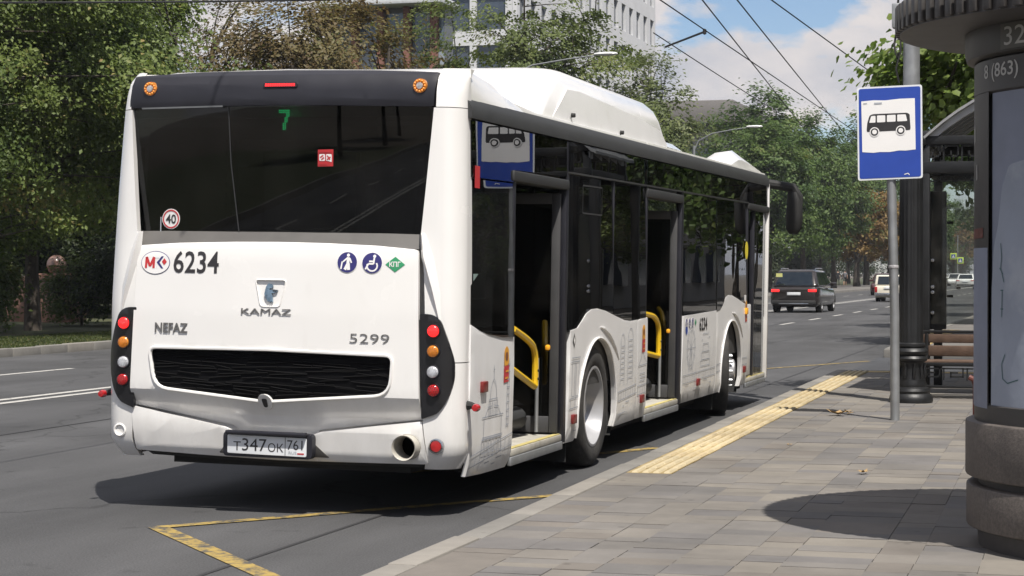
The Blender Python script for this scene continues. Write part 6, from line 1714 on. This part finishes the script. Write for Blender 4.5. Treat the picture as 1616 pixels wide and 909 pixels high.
# ================================================================== VEHICLES
K['car_glass'] = mat('dark_car_glass', (.012, .016, .018), .06, var=.1, spec=.9)
def car(name, label, W, L, H, belt, deck, roof, paint, loc, rz, tail=('lamp_red', .0), wagon=True, zb=.22, group=None, glowing=False, boxy=False, plate=True, rails=False, tyre_r=.34):
    """roof = (rear bottom y, rear top y, front top y, front bottom y); the rear end is y = 0"""
    c = empty(name, loc, (0, 0, rz)); tag(c, label, 'car', group)
    hw = W / 2; secs = []
    hood = belt - (.02 if boxy else .08)
    st_ = [(0.0, .86, zb + .12, belt - .12), (.06, .93, zb + .05, belt - .04), (.22, .985, zb, belt), (.9, 1.0, zb, belt + .0), (roof[3], 1.0, zb, hood), (L - .55, .97, zb, hood - .06), (L - .18, .90, zb + .03, hood - .14), (L, .80, zb + .12, hood - .30)]
    if not wagon: st_[1] = (.06, .93, zb + .05, deck - .04); st_[2] = (.22, .985, zb, deck); st_[0] = (0, .86, zb + .12, deck - .12); st_[3] = (.9, 1.0, zb, deck + .02)
    for y, k, z0, z1 in st_:
        w = hw * k; zm = z0 + (z1 - z0) * .55
        H_ = [(.84, z0), (.96, z0 + .07), (.99, z0 + .16), (1.0, zm), (.985, z1 - .12), (.95, z1 - .05), (.88, z1 - .01), (.7, z1)] if not boxy else [(.90, z0), (.99, z0 + .10), (1.0, zm), (.975, z1 - .05), (.90, z1)]
        secs.append([(-w * a, y, b) for a, b in H_] + [(w * a, y, b) for a, b in H_[::-1]])
    b = MB().loft(secs).build('body', paint, c, angle=35)
    wb, wt = hw * .955, hw * (.75 if not boxy else .86)
    yrb, yrt, yft, yfb = roof; zt = H
    q = [(-wb, yrb, belt - .03), (wb, yrb, belt - .03), (wb, yfb, belt - .03), (-wb, yfb, belt - .03), (-wt, yrt, zt), (wt, yrt, zt), (wt, yft, zt - .01), (-wt, yft, zt - .01)]
    MB().add(q, [(0, 3, 2, 1), (4, 5, 6, 7), (0, 1, 5, 4), (1, 2, 6, 5), (2, 3, 7, 6), (3, 0, 4, 7)]).build('cabin', paint, c, bevel=.07 if boxy else .13, seg=4)
    def quad(p, uv, off):
        p = [Vector(x) for x in p]; n = (p[1] - p[0]).cross(p[3] - p[0]).normalized() * off
        f = lambda u, v: (p[0] * (1-u) + p[1] * u) * (1-v) + (p[3] * (1-u) + p[2] * u) * v + n
        u0, u1, v0, v1 = uv
        pts = [(u0, v0), (u1, v0), (u1, v1), (u0, v1)]
        o = [f(u, v) for u, v in pts]; i = [x - n * 2 for x in o]
        return MB().add(o + i, [(0,1,2,3),(7,6,5,4),(0,4,5,1),(1,5,6,2),(2,6,7,3),(3,7,4,0)])
    quad([q[0], q[1], q[5], q[4]], (.10, .90, .10, .86), .012).build('rear_window', K['car_glass'], c)
    quad([q[2], q[3], q[7], q[6]], (.07, .93, .08, .90), .012).build('windscreen', K['car_glass'], c)
    for (a, b2, cc, dd) in ((1, 2, 6, 5), (3, 0, 4, 7)):
        fl = (a == 1)
        for u0, u1 in ((.07, .30), (.33, .60), (.63, .92)):
            uv = (u0, u1, .12, .86) if fl else (1 - u1, 1 - u0, .12, .86)
            quad([q[a], q[b2], q[cc], q[dd]], uv, .010).build('side_window', K['car_glass'], c)
    tm_ = MB(); tm_.lathe([(tyre_r * .62, .0), (tyre_r * .95, .0), (tyre_r, -.04), (tyre_r, -.18), (tyre_r * .95, -.22), (tyre_r * .6, -.22)], 24, axis='x', caps=False)
    tme = tm_.mesh('tyre'); rme = MB().lathe([(tyre_r * .64, -.01), (tyre_r * .58, -.05), (tyre_r * .2, -.03), (.001, -.02)], 20, axis='x', caps=False).mesh('rim')
    for s in (1, -1):
        for y in (.95, L - .92):
            wv = empty('wheel', (s * (hw - .02), y, tyre_r), (0, 0, 0 if s > 0 else math.pi)); wv.parent = c
            link_mesh('tyre', tme, K['tyre'], wv); link_mesh('rim', rme, K['silver'], wv)
            MB().lathe([(tyre_r + .08, -.02), (tyre_r + .08, .004 )], 20, axis='x', a0=0, a1=math.pi, c=(0, 0, 0)).build('wheel_arch', K['dark_metal'], wv)
    for s in (1, -1):
        MB().box((s * hw * .97 - .09, yfb - .30, belt + .0), (s * hw * .97 + .09 + s * .08, yfb - .18, belt + .14)).build('mirror', paint, c, bevel=.03)
        hi = deck if not wagon else belt
        lamp = K['lamp_red_on'] if glowing else K['lamp_red']
        if boxy: MB().box((s * hw * .84 - .07, -.012, hi - .40), (s * hw * .84 + .07, .08, hi - .10)).build('tail_lamp', lamp, c, bevel=.015)
        else: MB().box((s * hw * .74 - .17, -.01, hi - .22), (s * hw * .74 + .16, .16, hi - .11)).build('tail_lamp', lamp, c, bevel=.03)
    MB().box((-hw * .88, -.05, zb + .10), (hw * .88, .1, zb + .26)).build('rear_bumper', K['dark_metal'] if not boxy else K['chrome'], c, bevel=.04)
    if not boxy: MB().box((-hw * .60, -.06, zb + .11), (hw * .60, -.035, zb + .15)).build('bumper_trim', K['chrome'], c, bevel=.01)
    if plate: MB().box((-.26, -.05 if not wagon else -.03, zb + .46), (.26, .05, zb + .57)).build('number_plate', K['sign_white'], c, bevel=.004)
    if rails:
        for s in (1, -1): MB().tube([(s * wt * .93, yrt + .25, zt + .0), (s * wt * .93, yrt + .35, zt + .05), (s * wt * .93, yft - .3, zt + .05), (s * wt * .93, yft - .2, zt - .0)], .018, 6).build('roof_rail', K['chrome'], c)
    return c
K['suv_paint'] = mat('dark_brown_metallic', (.026, .021, .020), .24, metal=.2, var=.08, coat=.8)
K['cream'] = mat('cream_white_car_paint', (.66, .62, .52), .35, var=.04, coat=.3)
K['dark_red'] = mat('dark_red_car_paint', (.045, .008, .009), .3, var=.08, coat=.6)
K['car_white'] = mat('white_car_paint', (.74, .74, .74), .28, var=.03, coat=.6)
suv = car('parked_suv', 'dark brown estate car with lit tail lamps in place of a red reflection, driving away ahead of the bus', 1.92, 4.75, 1.66, 1.02, 1.02, (.10, .66, 2.8, 3.75), K['suv_paint'], (-10.98, 74.8, 0), -.03, glowing=True, rails=True)  # lamp glow added to imitate a reflection on the lens
suv.name = 'brown_suv'
MB().box((-.70, .06, 1.38), (-.46, .115, 1.52)).build('window_sticker', mat('yellow_window_sticker', (.55, .55, .20), .6), suv)
car('cream_estate_car', 'old boxy cream-white estate car half hidden by the sign post', 1.62, 4.1, 1.43, .90, .90, (.06, .22, 2.35, 2.85), K['cream'], (-10.35, 105.0, 0), -.02, boxy=True, tyre_r=.30)
car('dark_red_car', 'dark red car just left of the cream estate car', 1.72, 4.2, 1.52, .95, .95, (.10, .45, 2.5, 3.2), K['dark_red'], (-13.75, 139.0, 0), math.pi)
car('white_saloon_car', 'white saloon car seen through the shelter glass', 1.80, 4.7, 1.46, .94, .98, (.75, 1.35, 2.7, 3.5), K['car_white'], (-11.5, 189.0, 0), 0, wagon=False)
car('pale_car', 'small pale car far off, left of the white saloon', 1.76, 4.3, 1.48, .94, .96, (.6, 1.1, 2.6, 3.3), K['car_white'], (-15.6, 240.0, 0), math.pi, wagon=False)

# ================================================================== PEOPLE
def person(label, loc, rz, top, legs, skin, hair, shorts=False, ph=0.0):
    J = {'pelvis': (0, 0, .95), 'waist': (0, 0, 1.10), 'chest': (0, .01, 1.32), 'neck': (0, .01, 1.48), 'head0': (0, .02, 1.56), 'head1': (0, .03, 1.64), 'head2': (0, .02, 1.72)}
    V = list(J.values()); Rr = [.135, .125, .15, .06, .072, .088, .05]; E = [(0,1),(1,2),(2,3),(3,4),(4,5),(5,6)]
    def chain(start, pts, rs):
        prev = start
        for p, r in zip(pts, rs):
            V.append(p); Rr.append(r); E.append((prev, len(V) - 1)); prev = len(V) - 1
    for s in (1, -1):
        k = s * ph
        chain(2, [(s*.19, .0, 1.40), (s*.24, -.03 + k*.10, 1.14), (s*.25, .04 + k*.16, .90), (s*.25, .06 + k*.17, .82), (s*.25, .07 + k*.17, .76)], [.065, .048, .038, .034, .022])
        chain(0, [(s*.10, 0, .86), (s*.11, -k*.18, .50), (s*.11, -k*.30 - .02, .10), (s*.11, -k*.30 + .10, .05)], [.10, .065, .045, .038])
    me = bpy.data.meshes.new('person'); me.from_pydata(V, E, [])
    o = bpy.data.objects.new('person', me); COL.objects.link(o)
    o.modifiers.new('skin', 'SKIN'); sb = o.modifiers.new('sub', 'SUBSURF'); sb.levels = 1; sb.render_levels = 1
    for i, r in enumerate(Rr): me.skin_vertices[0].data[i].radius = (r, r)
    me.skin_vertices[0].data[0].use_root = True
    dg = bpy.context.evaluated_depsgraph_get()
    nm = bpy.data.meshes.new_from_object(o.evaluated_get(dg)); o.modifiers.clear(); o.data = nm
    for m in (top, legs, skin, hair): nm.materials.append(m)
    for p in nm.polygons:
        z = p.center.z; ax = abs(p.center.x)
        if z > 1.63 or (z > 1.56 and p.center.y < 0): p.material_index = 3
        elif z > 1.47: p.material_index = 2
        elif ax > .20 and z < 1.20: p.material_index = 2
        elif z > .98: p.material_index = 0
        elif shorts and z < .50: p.material_index = 2
        else: p.material_index = 1
        p.use_smooth = True
    o.location = loc; o.rotation_euler = (0, 0, rz)
    tag(o, label, 'person')
    return o
K['skin'] = mat('skin', (.42, .25, .17), .6); K['hair'] = mat('dark_hair', (.03, .02, .015), .7)
K['cloth_black'] = mat('black_cloth', (.015, .015, .017), .9); K['cloth_grey'] = mat('grey_cloth', (.13, .13, .14), .9)
person('person in black top and trousers walking on the far pavement', (-26.6, 214, .135), .2, K['cloth_black'], K['cloth_black'], K['skin'], K['hair'], ph=.8)
person('person in grey top and dark shorts walking on the far pavement', (-25.9, 214.6, .135), .1, K['cloth_grey'], K['cloth_black'], K['skin'], K['hair'], True, -.7)

# ================================================================== STREET LAMPS, WIRES, FAR SIGNS
K['lamp_pole'] = mat('grey_lamp_pole', (.26, .27, .28), .5, metal=.5)
def street_lamp(tip, label):
    px = -19.7
    s = empty('street_lamp', (px, tip.y, .1)); tag(s, label, 'street lamp', 'street lamps on the far kerb')
    MB().tube([(0, 0, 0), (0, 0, 4), (0, 0, 8.0)], [.11, .09, .07], 12).build('pole', K['lamp_pole'], s)
    dx = tip.x - px
    arm_ = [(0, 0, 7.7), (.08 * dx, 0, 8.25), (.3 * dx, 0, 8.62), (.65 * dx, 0, 8.80), (dx - .3, 0, 8.9)]
    MB().tube(arm_, [.045, .04, .032, .026, .022], 8).build('arm', K['lamp_pole'], s)
    m_ = MB(); m_.loft([[(dx - .45 + q, w * math.cos(a * math.pi / 5), 8.93 + hq * math.sin(a * math.pi / 5)) for a in range(10)] for q, w, hq in ((0, .04, .04), (.15, .11, .06), (.55, .14, .07), (.75, .10, .05), (.82, .03, .02))])
    m_.build('lamp_head', K['car_white'], s)
    return s
street_lamp(on_z(958, 84, 9.05), 'street lamp with curved arm just above the roof pod of the bus')
street_lamp(on_z(1192, 199, 9.05), 'street lamp with curved arm above the front roof cowl of the bus')

K['wire'] = mat('black_wire', (.02, .02, .022), .6)
def wire(pa, pb, z, e0, e1, label, r=.012, sag=.12):
    A, B = on_z(*pa, z), on_z(*pb, z); d = B - A
    P, Q = A - d * e0, A + d * e1
    pts = []
    for k in range(9):
        t = k / 8; p = P.lerp(Q, t); p.z -= sag * 4 * t * (1 - t) * .2; pts.append(p)
    o = MB().tube(pts, r, 5).build('overhead_wire', K['wire']); tag(o, label, 'wire', 'overhead wires')
    return o
wire((1045, 0), (1262, 147), 6.0, 1.2, 3.0, 'overhead wire leaving the right edge of the white office block')
wire((1110, 0), (1232, 155), 6.0, 1.2, 2.5, 'overhead wire second from the left in the sky gap')
wire((1165, 0), (1285, 150), 6.0, 1.2, 2.5, 'overhead wire third from the left in the sky gap')
wire((1220, 0), (1385, 120), 6.0, 1.2, 4.0, 'overhead wire nearest the stop sign in the sky gap')
wire((1060, 70), (1170, 140), 6.3, .2, 2.0, 'short overhead wire below the others, touching the grey-green tree')
wire((0, 3), (410, 0), 6.6, .3, 1.35, 'nearly level wire across the top left corner', .02)
tb_ = empty('wire_bracket', on_z(1112, 50, 6.02)); tag(tb_, 'dark rod bracket carrying the overhead wire, at the top of the grey-green tree', 'wire bracket')
e_ = on_z(1050, 74, 6.25) - tb_.location
MB().tube([(0, 0, 0), e_ * .5, e_], .022, 6).build('rod', K['wire'], tb_)
MB().lathe([(.001, -.06), (.035, -.04), (.035, .04), (.001, .06)], 10).build('insulator', K['wire'], tb_)

cs_ = empty('crossing_sign', (-16.9, 262, 0)); tag(cs_, 'two yellow-green bordered crossing signs on a far grey pole', 'sign')
K['lime'] = mat('fluorescent_yellow_green', (.55, .72, .10), .6); 
MB().tube([(0, 0, 0), (0, 0, 6.5)], .07, 8).build('pole', K['lamp_pole'], cs_)
for x, z in ((-.55, 3.75), (.35, 3.2)):
    f = MB().box((x - .42, -.12, z - .42), (x + .42, -.08, z + .42)).build('panel', K['lime'], cs_, bevel=.02)
    MB().box((x - .26, -.128, z - .26), (x + .26, -.119, z + .26)).build('face', K['sign_blue'], f)
    MB().add([(x - .2, -.132, z - .2), (x + .2, -.132, z - .2), (x, -.132, z + .2)], [(0, 1, 2)]).build('mark', K['sign_white'], f, smooth=False)

# ================================================================== DRY LEAVES ON THE PAVEMENT
def dry_leaf(p, size, rz, label):
    m_ = MB(); n = 10
    ring = [(.5 * math.cos(2 * math.pi * k / n) * (1 + .35 * math.cos(5 * 2 * math.pi * k / n)), .36 * math.sin(2 * math.pi * k / n) * (1 + .35 * math.cos(5 * 2 * math.pi * k / n))) for k in range(n)]
    vs = [(x * size, y * size, (.10 + .5 * x * x + .25 * abs(y)) * size) for x, y in ring] + [(0, 0, .01)]
    m_.add(vs, [(k, (k + 1) % n, n) for k in range(n)])
    m_.tube([(.45 * size, 0, .1 * size), (.75 * size, .05 * size, .16 * size)], .003, 4)
    o = m_.build('dry_leaf', K['dry_leaf'], smooth=False); o.location = (p.x, p.y, .151); o.rotation_euler = (0, 0, rz); tag(o, label, 'leaf', 'dry leaves on the pavement')
dry_leaf(on_z(1323, 656, .15), .20, .4, 'large curled dry leaf near the shadow of the stop sign')
dry_leaf(on_z(1337, 653, .15), .13, 2.0, 'smaller dry leaf touching the large curled leaf')
dry_leaf(on_z(1362, 748, .15), .10, 1.2, 'small dry leaf alone in the middle of the pavement')
dry_leaf(on_z(1246, 703, .15), .05, 2.2, 'tiny dry scrap beside the yellow tactile strip')

# ================================================================== HAZE
hz = MB().box((-1510, -610, -1.2), (1510, 2510, 44)).build('haze', None, smooth=False)
hm = bpy.data.materials.new('haze'); hm.use_nodes = True; ht = hm.node_tree
for n in list(ht.nodes):
    if n.type != 'OUTPUT_MATERIAL': ht.nodes.remove(n)
pv = ht.nodes.new('ShaderNodeVolumePrincipled')
pv.inputs['Color'].default_value = (.86, .91, 1.0, 1); pv.inputs['Density'].default_value = .00024; pv.inputs['Anisotropy'].default_value = .2
ht.links.new(pv.outputs['Volume'], ht.nodes['Material Output'].inputs['Volume'])
hz.data.materials.append(hm); tag(hz, 'thin summer haze filling the street', 'haze', kind='stuff')
